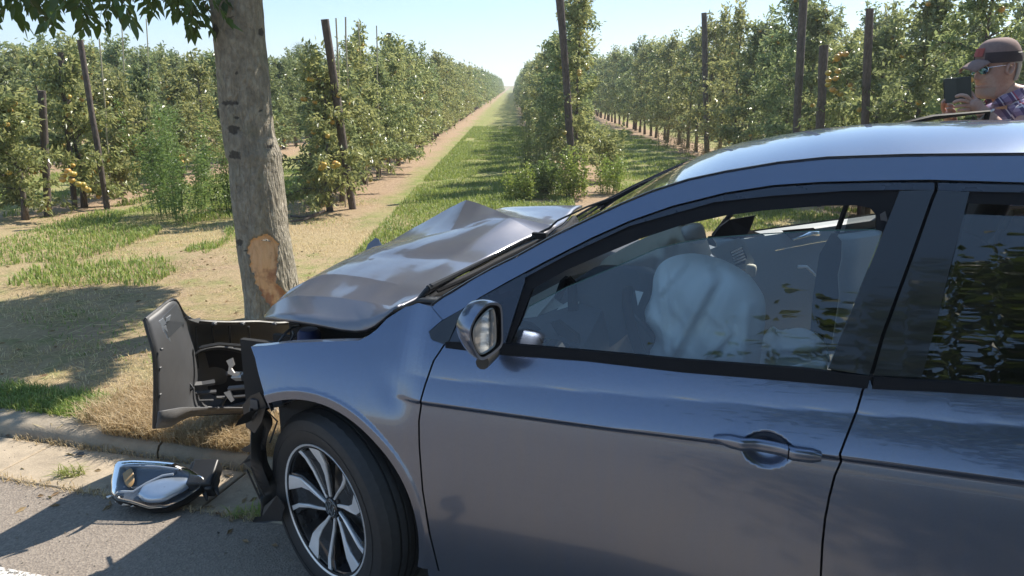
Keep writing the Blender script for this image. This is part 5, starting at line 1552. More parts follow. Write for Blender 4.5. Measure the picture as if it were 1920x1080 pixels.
# small pieces of debris
dbm = M['black']
for k, (x, y, lab) in enumerate(((150, 853, 'small dark plastic fragment on the gutter slab'), (462, 842, 'thin dark plastic shard on the kerb beside the torn arch liner'), (120, 930, 'tiny grey plastic chip on the road left of the headlamp'), (410, 1000, 'tiny pale chip on the shaded road in front of the wheel'))):
    P = at_z(x, y, .008 if k != 1 else .065); q_ = random.Random(k + 5); r_ = (.022, .03, .008, .006)[k]
    V = [(math.cos(a) * r_ * q_.uniform(.5, 1.2), math.sin(a) * r_ * q_.uniform(.4, .8), q_.uniform(0, .008)) for a in np.linspace(0, 5.3, 6)]
    o = solid(mesh_obj('plastic_fragment', V, [tuple(range(6))], dbm, None, smooth=False), .003, 0); o.location = tuple(P); tag(o, lab, 'fragment', 'crash debris')
# =================================================================== MAN PHOTOGRAPHING THE CAR
MY = 3.78
base = at_y(1880, 150, MY)
man = empty('person', (float(base[0]) + .02, MY, GZ)); tag(man, 'man in plaid shirt, cap and mirrored sunglasses photographing the car with a phone', 'person')
O = np.array([man.location.x, MY, GZ])
def mp(x, y, dy=0.0): return np.array(at_y(x, y, MY + dy)) - O
skin = simple('skin', (.47, .285, .225), .5, nscale=45, var=.22, bump=.08, bd=.001, Subsurface_Weight=.12, Subsurface_Radius=(.8, .3, .15))
def skinmat():
    t = NT('weathered_skin'); co = t.coord('Object')
    c = t.mix(t.ramp(t.noise(co, 18, 4, .6), [(.35, 0.0), (.7, .8)]), (.52, .34, .27), (.42, .20, .15))
    c = t.mix(t.ramp(t.noise(co, 90, 3), [(.5, 0.0), (.75, .35)]), c, (.30, .17, .12))
    return t.fin(t.bsdf(c, .5, Subsurface_Weight=.1, Normal=t.bump(t.noise(co, 120, 4), .25, .0015)))
skin = skinmat(); skin2 = skin
greyhair = simple('grey_hair', (.42, .38, .34), .8, nscale=300, var=.35, bump=.6)
def plaid():
    s = NT('plaid_shirt'); 
    g = s.coord('Object'); sp_ = s.n('ShaderNodeSeparateXYZ'); 
    mp_ = s.n('ShaderNodeMapping'); mp_.inputs['Rotation'].default_value = (0, R(38), R(20)); s.L(g, mp_.inputs[0]); s.L(mp_.outputs[0], sp_.inputs[0])
    def stripes(ax, per, w, ph=0.0):
        f = s.math('FRACT', s.math('ADD', s.math('DIVIDE', ax, per), ph)); return s.math('LESS_THAN', f, w)
    c = s.mix(s.math('MULTIPLY', stripes(sp_.outputs[0], .052, .5), .85), (.34, .27, .40), (.045, .04, .11))
    c = s.mix(s.math('MULTIPLY', stripes(sp_.outputs[2], .052, .5, .2), .5), c, (.10, .05, .14))
    c = s.mix(s.math('MULTIPLY', stripes(sp_.outputs[0], .052, .09, .72), .8), c, (.72, .66, .74))
    c = s.mix(s.math('MULTIPLY', stripes(sp_.outputs[2], .052, .09, .5), .8), c, (.75, .70, .76))
    c = s.mix(s.math('MULTIPLY', stripes(sp_.outputs[0], .104, .06, .3), .8), c, (.45, .10, .14))
    return s.fin(s.bsdf(c, .85, Normal=s.bump(s.noise(g, 600, 2), .2, .0005)))
shirt_m = plaid()
trouser = simple('dark_trousers', (.035, .04, .06), .85, nscale=200)
# ---- head by horizontal slices; local frame: x forward (towards the left of the photo), y sideways, z up
HC = mp(1867, 130)          # centre of the head
hs_ = .262 / 115 * 1.0
prof_h = [ # z, front, back, half width   (metres, chin at -0.125, crown +0.125)
    (-.135, .030, -.035, .030), (-.128, .062, -.045, .042), (-.118, .078, -.055, .050), (-.105, .084, -.062, .056), (-.092, .083, -.067, .060), (-.080, .080, -.072, .063),
    (-.070, .085, -.076, .065), (-.062, .080, -.079, .066), (-.054, .086, -.082, .068), (-.044, .083, -.086, .070), (-.034, .084, -.090, .071), (-.020, .083, -.094, .072),
    (-.005, .081, -.098, .073), (.010, .078, -.100, .074), (.020, .080, -.101, .0745), (.032, .086, -.102, .075), (.050, .087, -.102, .076), (.070, .083, -.099, .075), (.090, .073, -.090, .070), (.108, .055, -.074, .058), (.120, .032, -.050, .040), (.127, .005, -.02, .015)]
nose = {-.044: .010, -.034: .030, -.020: .027, -.005: .018, .010: .009, .020: .003}
zs = np.linspace(-.135, .127, 60); pr = np.array(prof_h)
Mh = Matrix.Rotation(R(8), 4, 'Y')       # the head bends forward a little
YAW = R(6)
def head_pt(x, y, z):
    v = Vector((-x, -y, z)); v = Matrix.Rotation(YAW, 4, 'Z') @ (Matrix.Rotation(R(-7), 4, 'Y') @ v); return tuple(np.array(v[:]) + HC)
rows = []
for z in zs:
    fr = np.interp(z, pr[:, 0], pr[:, 1]); bkk = np.interp(z, pr[:, 0], pr[:, 2]); hw = np.interp(z, pr[:, 0], pr[:, 3])
    nz = np.interp(z, [-.050, -.044, -.034, -.020, -.005, .010, .022], [0, .008, .027, .025, .017, .009, 0])
    row = []
    for k in range(48):
        A = 2 * math.pi * k / 48; ca, sa = math.cos(A), math.sin(A)
        x = (fr if ca > 0 else -bkk) * (abs(ca) ** .88) * (1 if ca > 0 else -1); y = hw * abs(sa) ** .85 * (1 if sa > 0 else -1)
        x += nz * math.exp(-(y / .0125) ** 2) * (ca > 0)
        # eye hollows, cheeks, mouth
        if ca > 0:
            x -= .009 * math.exp(-((abs(y) - .031) / .014) ** 2 - ((z - .012) / .012) ** 2)
            x += .005 * math.exp(-((abs(y) - .038) / .016) ** 2 - ((z + .028) / .02) ** 2)
            x -= .004 * math.exp(-(y / .024) ** 2 - ((z + .066) / .004) ** 2)
        row.append(head_pt(x, y, z))
    rows.append(row)
hm_ = MB().grid(rows, close=True); hm_.f.append(tuple(range(47, -1, -1))); hm_.f.append(tuple((len(rows) - 1) * 48 + k for k in range(48)))
# ---- body: one skinned figure (neck, torso, arms, hands, legs)
def skin_body(name, verts, edges, radii, mat, parent, root=0, lv=2):
    me = bpy.data.meshes.new(name); me.from_pydata([tuple(map(float, v)) for v in verts], edges, []); me.materials.append(mat)
    o = bpy.data.objects.new(name, me); link(o, parent)
    m = o.modifiers.new('skin', 'SKIN'); m.use_smooth_shade = True; m.branch_smoothing = .6
    for i, r_ in enumerate(radii):
        sv = me.skin_vertices[0].data[i]; sv.radius = (r_, r_) if not isinstance(r_, tuple) else r_; sv.use_root = (i == root)
    s_ = o.modifiers.new('smooth', 'SUBSURF'); s_.levels = lv; s_.render_levels = lv
    return o
sh_c = mp(1915, 225)                                     # chest centre as seen past the roof
chest = np.array([sh_c[0], .02, 1.33 - 0.0]); 
nb = HC + np.array([.035, 0, -.10])
zS = 1.44
pel = np.array([.10, .0, .95]); lum = np.array([.11, 0, 1.12]); che = np.array([.085, 0, 1.36]); nk = np.array([.055, 0, 1.50])
HCz = HC[2]
che = np.array([HC[0] + .18, .0, HCz - .28]); lum = che + np.array([.02, 0, -.24]); pel = lum + np.array([-.01, 0, -.18]); nk = np.array([HC[0] + .065, 0, HCz - .115])
shL = che + np.array([-.06, -.16, .09]); shR = che + np.array([-.06, .16, .09])
wrL = mp(1838, 205, -.12); haL = mp(1815, 190, -.10)
elL = mp(1893, 262, -.20)
wrR = mp(1783, 232, .10); elR = mp(1845, 300, .14); haR = mp(1780, 210, .06)
hipL = pel + np.array([0, -.10, -.04]); hipR = pel + np.array([0, .10, -.04])
knL = np.array([hipL[0] - .03, -.12, .50]); knR = np.array([hipR[0] + .02, .12, .50]); anL = np.array([hipL[0], -.13, .08]); anR = np.array([hipR[0] + .06, .13, .08])
toL = anL + np.array([-.14, -.01, -.045]); toR = anR + np.array([-.14, .01, -.045])
V = [pel, lum, che, nk, HC + np.array([.015, 0, -.06]), shL, elL, wrL, shR, elR, wrR, hipL, knL, anL, hipR, knR, anR, haL, haR]
E_ = [(0, 1), (1, 2), (2, 3), (3, 4), (2, 5), (5, 6), (6, 7), (2, 8), (8, 9), (9, 10), (0, 11), (11, 12), (12, 13), (0, 14), (14, 15), (15, 16), (7, 17), (10, 18)]
Rr = [.13, .13, .13, .062, .055, .058, .045, .030, .062, .045, .030, .085, .055, .04, .085, .055, .04, (.034, .022), (.034, .022)]
body = skin_body('body', V, E_, Rr, skin, man)
head = hm_.build('head', skin, man, auto=70)
for ob, nm in ((head, 'head'),): subd(ob, 1)
shirt = skin_body('shirt', [pel + np.array([0, 0, -.04]), lum, che, che + np.array([-.05, 0, .135]), shL, (shL + elL) / 2 + np.array([0, 0, .0]), shR, (shR + elR) / 2], [(0, 1), (1, 2), (2, 3), (2, 4), (4, 5), (2, 6), (6, 7)], [.165, .17, .18, .14, .115, .088, .115, .088], shirt_m, man)
col_ = MB()
for rr_, zz in ((0, 0),):
    ring0 = [tuple(nk + np.array([.085 * math.cos(a) * 1.0 + .0, .082 * math.sin(a), -.035 - .03 * math.cos(a + math.pi) * 0 + .03 * math.cos(a)])) for a in np.linspace(R(-150), R(150), 30)]
    ring1 = [tuple(nk + np.array([.066 * math.cos(a), .066 * math.sin(a), .018 + .03 * math.cos(a)])) for a in np.linspace(R(-150), R(150), 30)]
    ring2 = [tuple(nk + np.array([.095 * math.cos(a), .095 * math.sin(a), -.022 + .03 * math.cos(a)])) for a in np.linspace(R(-155), R(155), 30)]
    col_.grid([ring0, ring1, ring2])
solid(col_.build('collar', shirt_m, shirt), .003, 0)
skin_body('trousers', [pel, hipL, knL, anL + np.array([0, 0, .03]), hipR, knR, anR + np.array([0, 0, .03])], [(0, 1), (1, 2), (2, 3), (0, 4), (4, 5), (5, 6)], [.15, .10, .072, .06, .10, .072, .06], trouser, man)
for a, b in ((anL, toL), (anR, toR)):
    skin_body('shoe', [a + np.array([.04, 0, -.03]), a + np.array([-.04, 0, -.035]), b], [(0, 1), (1, 2)], [.048, .05, .04], M['black'], man)
# ---- phone in a flip case
ph = [mp(1768, 148, -.01), mp(1821, 143, -.06), mp(1822, 186, -.06), mp(1770, 194, -.01)]
pho = empty('phone', tuple(O + (ph[0] + ph[2]) / 2)); tag(pho, 'dark phone in an open flip case held up in both hands', 'phone')
pc = (ph[0] + ph[2]) / 2
po = mesh_obj('phone_case', [tuple(p - pc) for p in ph], [(0, 1, 2, 3)], simple('dark_green_case', (.028, .036, .032), .4), pho, smooth=False); solid(po, .012, 0); bevel(po, .004, 2)
mid0 = (ph[0] * .58 + ph[1] * .42) - pc; mid1 = (ph[3] * .58 + ph[2] * .42) - pc
solid(mesh_obj('phone_cover', [tuple(ph[0] - pc + np.array([0, -.012, 0])), tuple(mid0 + np.array([0, -.012, 0])), tuple(mid1 + np.array([0, -.012, 0])), tuple(ph[3] - pc + np.array([0, -.012, 0]))], [(0, 1, 2, 3)], simple('case_flap', (.05, .058, .052), .5), pho, smooth=False), .004, 0)
# ---- fingers: each its own skinned chain rooted in the palm
def finger(pts, r0, name='finger'):
    n = len(pts); return skin_body(name, pts, [(i, i + 1) for i in range(n - 1)], [r0 * (1.08 - .09 * i) for i in range(n)], skin2, body, lv=2)
def chain(*p): return [mp(*a) for a in p]
finger(chain((1822, 192, -.10), (1812, 180, -.11), (1801, 178, -.10), (1790, 182, -.085)), .0100)
finger(chain((1822, 198, -.105), (1810, 189, -.12), (1798, 188, -.11), (1786, 193, -.09)), .0100)
finger(chain((1823, 203, -.105), (1812, 198, -.12), (1801, 198, -.11), (1789, 201, -.09)), .0095)
finger(chain((1824, 208, -.105), (1814, 206, -.12), (1804, 206, -.11), (1794, 208, -.09)), .0085)
finger(chain((1832, 196, -.09), (1828, 184, -.06), (1822, 176, -.045), (1818, 170, -.04)), .0105, 'thumb')
palm = skin_body('palm', chain((1842, 208, -.12), (1828, 198, -.105), (1820, 190, -.10)), [(0, 1), (1, 2)], [.028, .036, .028], skin2, body)
palm2 = skin_body('palm', chain((1782, 226, .08), (1778, 214, .05), (1776, 205, .03)), [(0, 1), (1, 2)], [.026, .032, .026], skin2, body)
finger(chain((1782, 210, .03), (1776, 198, .01), (1772, 192, -.01), (1770, 186, -.02)), .0098)
finger(chain((1786, 210, .02), (1786, 202, -.02), (1783, 197, -.035), (1776, 196, -.04)), .0098)
finger(chain((1788, 216, .02), (1789, 209, -.02), (1784, 204, -.035), (1775, 203, -.04)), .0095)
finger(chain((1786, 222, .03), (1786, 215, -.01), (1781, 211, -.03), (1773, 210, -.035)), .0088)
finger(chain((1774, 214, .05), (1768, 204, .03), (1767, 196, .0), (1768, 190, -.02)), .0100, 'thumb')
# bracelet
wb0 = mp(1853, 213, -.135); ax = (wrL - elL) / np.linalg.norm(wrL - elL)
rg0 = []
u1 = np.cross(ax, [0, 0, 1.0]); u1 /= np.linalg.norm(u1); u2 = np.cross(ax, u1)
bc_ = elL + ax * (np.linalg.norm(wrL - elL) * .80)
m = MB(); m.tube([bc_ + (u1 * math.cos(a) + u2 * math.sin(a)) * .036 for a in np.linspace(0, 2 * math.pi, 25)], .006, 6, cap=False); m.build('bracelet', simple('silver_white', (.75, .76, .78), .3, .6), man)
# ---- ear, hair, glasses, cap
def hp(x, y, z): return head_pt(x, y, z)
def ear(sy):
    ring_ = []
    for r_, dy_ in ((1, .0), (1.05, .012), (.78, .016), (.55, .008), (.2, .005)):
        ring_.append([hp(-.012 + (.019 * r_ * math.cos(a)) - .004 * math.sin(a), sy * (.071 + dy_), .0 + .033 * r_ * math.sin(a) * (1.0 if math.sin(a) > 0 else .85)) for a in np.linspace(0, 2 * math.pi, 25)[:-1]])
    MB().grid(ring_, close=True).build('ear', skin, head, auto=80)
ear(1); ear(-1)
rows = []
for z in np.linspace(-.058, .07, 16):
    fr_ = -.015 if z > 0.0 else -.045 - (.0 - z) * .35
    bkk = np.interp(z, pr[:, 0], pr[:, 2]) - .006; hw = np.interp(z, pr[:, 0], pr[:, 3]) + .004
    row = []
    for A in np.linspace(R(100 if z > 0.02 else 118), R(260 if z > .02 else 242), 26):
        ca, sa = math.cos(A), math.sin(A)
        row.append(hp(-bkk * abs(ca) ** .88 * -1, hw * abs(sa) ** .85 * (1 if sa > 0 else -1), z))
    rows.append(row)
solid(MB().grid(rows).build('hair', greyhair, head), .006, 0)
# short stubble beard on the chin
rows = []
for z in np.linspace(-.130, -.076, 10):
    fr = np.interp(z, pr[:, 0], pr[:, 1]) + .0025; hw = np.interp(z, pr[:, 0], pr[:, 3]) + .0015
    rows.append([hp(fr * abs(math.cos(A)) ** .88, hw * abs(math.sin(A)) ** .85 * (1 if math.sin(A) > 0 else -1), z) for A in np.linspace(R(-66), R(66), 24)])
MB().grid(rows).build('stubble', simple('grey_stubble', (.43, .31, .26), .8, nscale=500, var=.3), head)
capm = simple('faded_brown_cap', (.25, .165, .15), .85, nscale=60, var=.25, bump=.3, bd=.001)
capd = simple('dark_cap_panel', (.045, .03, .035), .85, nscale=60, var=.2)
rows = []
for k in range(13):
    t = k / 12; z = .048 + .094 * math.sin(t * math.pi / 2); sc = math.cos(t * math.pi / 2) ** .62
    row = []
    for j in range(40):
        A = 2 * math.pi * j / 40; ca, sa = math.cos(A), math.sin(A)
        row.append(hp((.094 if ca > 0 else .112) * ca * sc * (1.0) - .008 * (1 - sc) - .004, .083 * sa * sc, z - (.016 * (1 - ca) * .5) * (1 - t)))
    rows.append(row)
cap_o = MB().grid(rows, close=True).build('cap', capm, head, auto=80)
# lower side panel of the cap, darker
rows = []
for z in np.linspace(.030, .078, 6):
    rows.append([hp((.097 if math.cos(A) > 0 else .1155) * math.cos(A) * (1 - (max(0, z - .055)) * 2.2) - .004, .0862 * math.sin(A) * (1 - max(0, z - .055) * 2.2), z - .012 * (1 - math.cos(A)) * .5 + .006) for A in np.linspace(R(25), R(335), 50)])
MB().grid(rows).build('cap_band', capd, cap_o, auto=80)
# peak
rows = []
for k in range(8):
    t = k / 7
    rows.append([hp(.078 + .088 * t * math.cos((s_ - .5) * 2.1) ** .5 + .0 , (s_ - .5) * (.142 - .03 * t), .057 - .034 * t ** 1.4 - .022 * (abs(s_ - .5) * 2) ** 2) for s_ in np.linspace(0, 1, 19)])
solid(MB().grid(rows).build('cap_peak', capm, cap_o, auto=80), .005, 0)
em_ = MB(); em_.grid([[hp(.098 - abs(y) * .25 - (z - .07) * .35, y, z) for y in np.linspace(-.03, .03, 7)] for z in (.068, .09, .104)]); em_.build('cap_emblem', simple('faded_red_emblem', (.34, .07, .06), .7), cap_o)
bl = simple('mirrored_blue_lens', (.10, .24, .42), .06, .85, var=.1)
for sy in (1, -1):
    c = np.array([.090, sy * .033, .008]); L_ = []
    ring_ = [hp(c[0] - .010 * abs(math.cos(a)) * (1 if sy * math.cos(a) > 0 else 0), c[1] + .026 * math.cos(a), c[2] + .022 * math.sin(a)) for a in np.linspace(0, 2 * math.pi, 25)[:-1]]
    cc = hp(c[0] + .005, c[1], c[2]); m = MB(); n0 = len(ring_)
    m.add(ring_ + [cc], [(i, (i + 1) % n0, n0) for i in range(n0)]); m.build('sunglass_lens', bl, head)
    m = MB(); m.tube(ring_ + [ring_[0]], .0014, 6, cap=False); m.build('lens_rim', M['chrome'], head)
    m = MB(); m.tube([hp(.078, sy * .060, .016), hp(.04, sy * .076, .018), hp(-.012, sy * .079, .018), hp(-.03, sy * .078, .006)], .0016, 6); m.build('temple_arm', M['chrome'], head)
m = MB(); m.tube([hp(.092, -.008, .012), hp(.100, 0, .015), hp(.092, .008, .012)], .0014, 6); m.build('nose_bridge', M['chrome'], head)
# =================================================================== ROADSIDE TREE
tb = at_z(512, 601, GZ); TY = tb[1]
t1 = empty('roadside_tree', (float(tb[0]), float(tb[1]), GZ)); tag(t1, 'grey roadside tree with a fresh torn bark wound from the crash', 'tree')
def tl_(p): return np.array(p) - np.array([tb[0], tb[1], GZ])
# centre line and widths from the photo: (y, left x, right x)
prof = [(-420, 376, 478), (-300, 383, 480), (-160, 389, 484), (-60, 392, 487), (0, 395, 490), (60, 402, 496), (120, 407, 501), (200, 413, 507), (255, 420, 513), (291, 426, 524), (300, 431, 524), (360, 434, 531), (430, 443, 540), (470, 447, 548), (520, 455, 556), (560, 460, 561), (600, 462, 566), (640, 456, 578)]
rows = []
q = random.Random(3)
from mathutils import noise as mnoise
NR = 132
dense = []
pa = np.array(prof, float)
for y in np.concatenate([np.arange(-420, 430, 9.0), np.arange(430, 641, 3.0)]):
    xl = np.interp(y, pa[:, 0], pa[:, 1]); xr = np.interp(y, pa[:, 0], pa[:, 2])
    L = at_y(xl, y, TY); Rr = at_y(xr, y, TY)
    dense.append((L, Rr, y))
for L, Rr, y in dense:
    c = (L + Rr) / 2; r = (Rr[0] - L[0]) / 2
    row = []
    for k in range(NR):
        A = 2 * math.pi * k / NR
        n = mnoise.noise(Vector((math.cos(A) * 2.2, math.sin(A) * 2.2, c[2] * 2.4))) * .05 + mnoise.noise(Vector((math.cos(A) * 9, math.sin(A) * 9, c[2] * 7))) * .03 + mnoise.noise(Vector((math.cos(A) * 20, math.sin(A) * 20, c[2] * 22))) * .018
        ringb = .018 * math.exp(-((y - 293) / 7) ** 2) * (1 + .5 * math.sin(A * 7))
        px_ang = math.atan2(-math.cos(A), -math.sin(A))     # 0 when facing the camera
        # wound: bark gone in a shield shape facing the car
        cx = 494 + (y - 500) * .03; 
        hw = np.interp(y, [446, 452, 480, 520, 550, 575], [.0, .40, .52, .48, .26, .0])
        fx = math.cos(A)                                  # -1 left .. 1 right edge as seen
        off = ((cx - (np.interp(y, pa[:, 0], pa[:, 1]) + np.interp(y, pa[:, 0], pa[:, 2])) / 2) / 48)
        wound = (math.sin(A) < -.2) and abs(fx - off + .10) < hw
        rr = r * (1 + n + ringb)
        row.append(tuple(tl_((c[0] + rr * math.cos(A), c[1] + rr * math.sin(A), c[2]))))
    rows.append(row)
trunk = MB().grid(rows[::-1], close=True)
me_f = trunk.f
trunk_o = mesh_obj('trunk', trunk.v, trunk.f, [M['bark']], t1)
def wound_mask(X_, Y_):
    ys = [440, 449, 458, 480, 510, 530, 548, 565, 592]
    xl = np.interp(Y_, ys, [500, 470, 464, 465, 471, 479, 486, 499, 512]); xr = np.interp(Y_, ys, [505, 514, 522, 523, 519, 518, 534, 548, 530])
    j = 2.2 * math.sin(Y_ * .21) + 1.6 * math.sin(Y_ * .55 + 1)
    return float(np.clip((X_ - xl - j) / 1.6, 0, 1) * np.clip((xr + j * .6 - X_) / 1.6, 0, 1)) if 440 < Y_ < 592 else 0.0
at = trunk_o.data.attributes.new('wound', 'FLOAT', 'POINT')
vals = []
for v in trunk_o.data.vertices:
    wz = np.array(v.co[:]) + np.array([tb[0], tb[1], GZ]); qv = wz - CAM; zc = qv[1] * CP - qv[2] * SP; yc = -qv[1] * SP - qv[2] * CP
    mval = wound_mask(960 + FPX * qv[0] / zc, 540 + FPX * yc / zc) if wz[1] < TY - .02 else 0.0
    vals.append(mval)
    if mval > 0: v.co.y += .016 * mval
at.data.foreach_set('value', vals)
SCARS = ((431, 193, 22, 8), (437, 243, 16, 10), (440, 291, 17, 9), (443, 223, 9, 4), (446, 22, 5, 5), (403, 58, 8, 16), (443, 135, 5, 5), (427, 150, 4, 4), (489, 60, 7, 8), (448, 455, 9, 8), (505, 275, 6, 5))
sa = trunk_o.data.attributes.new('scar', 'FLOAT', 'POINT'); sv_ = []
for v in trunk_o.data.vertices:
    wz = np.array(v.co[:]) + np.array([tb[0], tb[1], GZ]); qv = wz - CAM; zc = qv[1] * CP - qv[2] * SP; yc = -qv[1] * SP - qv[2] * CP
    X_, Y_ = 960 + FPX * qv[0] / zc, 540 + FPX * yc / zc
    m_ = max(np.clip(1.6 - 1.2 * math.hypot((X_ - a) / c, (Y_ - b) / d), 0, 1) for a, b, c, d in SCARS) if wz[1] < TY + .02 else 0.0
    sv_.append(float(m_))
    if m_ > .2: v.co.y += .008 * m_
sa.data.foreach_set('value', sv_)
def wound_bark():
    m = M['bark'].copy(); m.name = 'torn_bark'; t = m.node_tree
    out = [n for n in t.nodes if n.type == 'OUTPUT_MATERIAL'][0]; old = out.inputs[0].links[0].from_socket
    s = NT.__new__(NT); s.m = m; s.t = t; s.out = out
    co = s.coord('Object', (6, 6, 1.6)); n1 = s.noise(co, 5, 7, .6, .5); n2 = s.noise(s.coord('Object'), 9, 4)
    c = s.ramp(n1, [(.25, (.52, .27, .12)), (.5, (.74, .43, .22)), (.8, (.82, .54, .31))])
    sep = s.n('ShaderNodeSeparateXYZ'); s.L(s.coord('Object'), sep.inputs[0])
    c = s.mix(s.ramp(s.math('ADD', n2, s.math('MULTIPLY', sep.outputs[2], -.55)), [(.30, 0.0), (.42, .8)]), c, (.36, .15, .08))
    b = s.bsdf(c, .75, Normal=s.bump(n1, .6, .004))
    atn = s.n('ShaderNodeAttribute'); atn.attribute_name = 'wound'
    mx = s.n('ShaderNodeMixShader'); s.L(s.ramp(s.math('ADD', atn.outputs['Fac'], s.math('MULTIPLY', s.math('SUBTRACT', n2, .5), .5)), [(.45, 0.0), (.55, 1.0)]), mx.inputs[0]); 
    asc = s.n('ShaderNodeAttribute'); asc.attribute_name = 'scar'; bs_ = s.bsdf((.022, .019, .017), .95); m2 = s.n('ShaderNodeMixShader')
    s.L(s.ramp(s.math('ADD', asc.outputs['Fac'], s.math('MULTIPLY', s.math('SUBTRACT', s.noise(s.coord('Object'), 40, 4), .5), 1.0)), [(.5, 0.0), (.75, .8)]), m2.inputs[0]); s.L(old, m2.inputs[1]); s.L(bs_.outputs[0], m2.inputs[2])
    s.L(m2.outputs[0], mx.inputs[1]); s.L(b.outputs[0], mx.inputs[2]); s.L(mx.outputs[0], out.inputs[0]); return m
trunk_o.data.materials[0] = wound_bark()
# ragged flaps of bark round the wound
for (x, y, dx, dy) in ((447, 455, 10, 14), (468, 482, -6, 22), (474, 500, -5, 18), (524, 470, 8, 30), (521, 500, 7, 26), (545, 545, 9, 12), (500, 448, 20, 5), (552, 530, 6, 20)):
    P0 = at_y(x, y, TY - .165 + abs(x - 500) * .0011); P1 = at_y(x + dx * .4, y + dy, TY - .17 + abs(x - 500) * .0011); P2 = at_y(x - dx * .5, y + dy * .6, TY - .185 + abs(x - 500) * .0011)
    fl = mesh_obj('bark_flap', [tl_(P0), tl_(P1), tl_(P2)], [(0, 1, 2)], M['bark'], t1, smooth=False); solid(fl, .006, 0)
# limbs
limbs = []
top = dense[0][0] * .5 + dense[0][1] * .5
def limb(pts, r0, r1, name='limb'):
    P = spl(pts, 12); m = MB(); m.tube([tl_(p) for p in P], [r0 + (r1 - r0) * k / 11 for k in range(12)], 9); m.build(name, M['bark'], t1); return P
top = np.array([float(top[0]), float(top[1]), float(top[2])])
LB = []
for tgt in ((-2.6, 5.9, 6.8), (-1.7, 6.0, 6.2), (-3.0, 6.4, 5.0), (-2.3, 5.2, 7.6)):
    LB.append(limb([top, (top + np.array(tgt)) / 2 + np.array([0, 0, .3]), np.array(tgt)], .12, .03))
low = []
for st, mid, en in (((-1.95, TY, 3.0), (-2.4, 5.1, 3.0), (-3.6, 4.9, 2.55)), ((-1.95, TY, 2.9), (-2.2, 5.2, 2.75), (-2.55, 5.0, 2.35)), ((-1.95, TY + .1, 3.3), (-2.5, 5.9, 3.3), (-3.2, 6.3, 3.0)), ((-1.95, TY, 3.4), (-2.9, 5.2, 3.3), (-4.2, 5.0, 2.8))):
    low.append(limb([np.array(st), np.array(mid), np.array(en)], .035, .008, 'branch'))
# pinnate leaves: compound leaf = midrib with leaflets; near ones are single leaf objects
def ash_leaf_mesh(seed):
    r = np.random.default_rng(seed); n = 6
    # one broad pointed leaflet with a folded midrib
    rows = []
    for k in range(n + 1):
        t = k / n; w = .021 * math.sin(math.pi * min(1, t * .93 + .05)) ** .8 * (1.15 - .35 * t)
        if k == n: w = .0008
        z = -.018 * t * t + .004 * math.sin(t * 5 + seed)
        rows.append([(-w, t * .098, z + w * .28), (0, t * .098, z), (w, t * .098, z + w * .28)])
    return rows
LEAFM = []
for sd_ in range(4):
    m = MB(); m.grid(ash_leaf_mesh(sd_)); me = bpy.data.meshes.new('leaf'); me.from_pydata(m.v, [], m.f); me.polygons.foreach_set('use_smooth', [True] * len(me.polygons)); me.materials.append(M['leaf_ash']); LEAFM.append(me)
q = random.Random(11)
def comp_leaf(P, D, n=7, L=.26):
    """positions/directions of leaflets of a pinnate leaf hanging from P"""
    D = Vector(D).normalized(); side = D.cross(Vector((q.uniform(-.4, .4), q.uniform(-.4, .4), 1))).normalized()
    out = []
    for k in range(n):
        if k == n - 1: p = Vector(P) + D * L; d = D
        else:
            j = k // 2; sgn = 1 if k % 2 else -1
            p = Vector(P) + D * (L * (.35 + .28 * j)); d = (D * .55 + side * sgn * .8 + Vector((0, 0, -.25)))
        p = p + Vector((0, 0, -.12 * ((p - Vector(P)).length) ** 1.3))
        out.append((p, d.normalized()))
    return out
allV = []; allF = []; nv = 0; nobj = 0
# compound leaves seen at the top left of the photo, given by where the leaf tips hang
spots = []
for _ in range(72):
    x = q.uniform(-60, 215); y = q.uniform(-55, 66 - abs(x - 110) * .12)
    spots.append((x, y, q.uniform(4.3, 5.6)))
for _ in range(48):
    x = q.uniform(222, 402); y = q.uniform(-60, 22 + 52 * ((x - 222) / 180) ** 1.2)
    spots.append((x, y, q.uniform(4.7, 5.6)))
fine_pts = []
for x, y, Y in spots:
    P = at_y(x, y, Y); st = P + np.array([q.uniform(-.1, .1), q.uniform(-.08, .08), .2])
    lf = comp_leaf(st, (q.uniform(-.7, .7), q.uniform(-.6, .4), -.75), 7, .2)
    tw = st + np.array([q.uniform(-.1, .1), q.uniform(-.1, .1), .25])
    fine_pts.append((tw, st, lf[-1][0]))
    for p, d in lf:
        inpic = True
        if nobj < 296 and inpic:
            o = bpy.data.objects.new('leaf', LEAFM[q.randrange(4)])
            o.location = tuple(tl_(p)); qq = d.to_track_quat('Y', 'Z'); o.rotation_mode = 'QUATERNION'; o.rotation_quaternion = qq
            sc = q.uniform(.75, 1.15); o.scale = (sc, sc, sc); link(o, t1); nobj += 1
        else: allV.append((p, d))
tw = MB()
for a, b, c in fine_pts: tw.tube([tl_(a), tl_(b), tl_(np.array(c))], [.004, .003, .0015], 4, cap=False)
o = tw.build('twigs', M['bark'], t1); tag(o, kind='stuff')
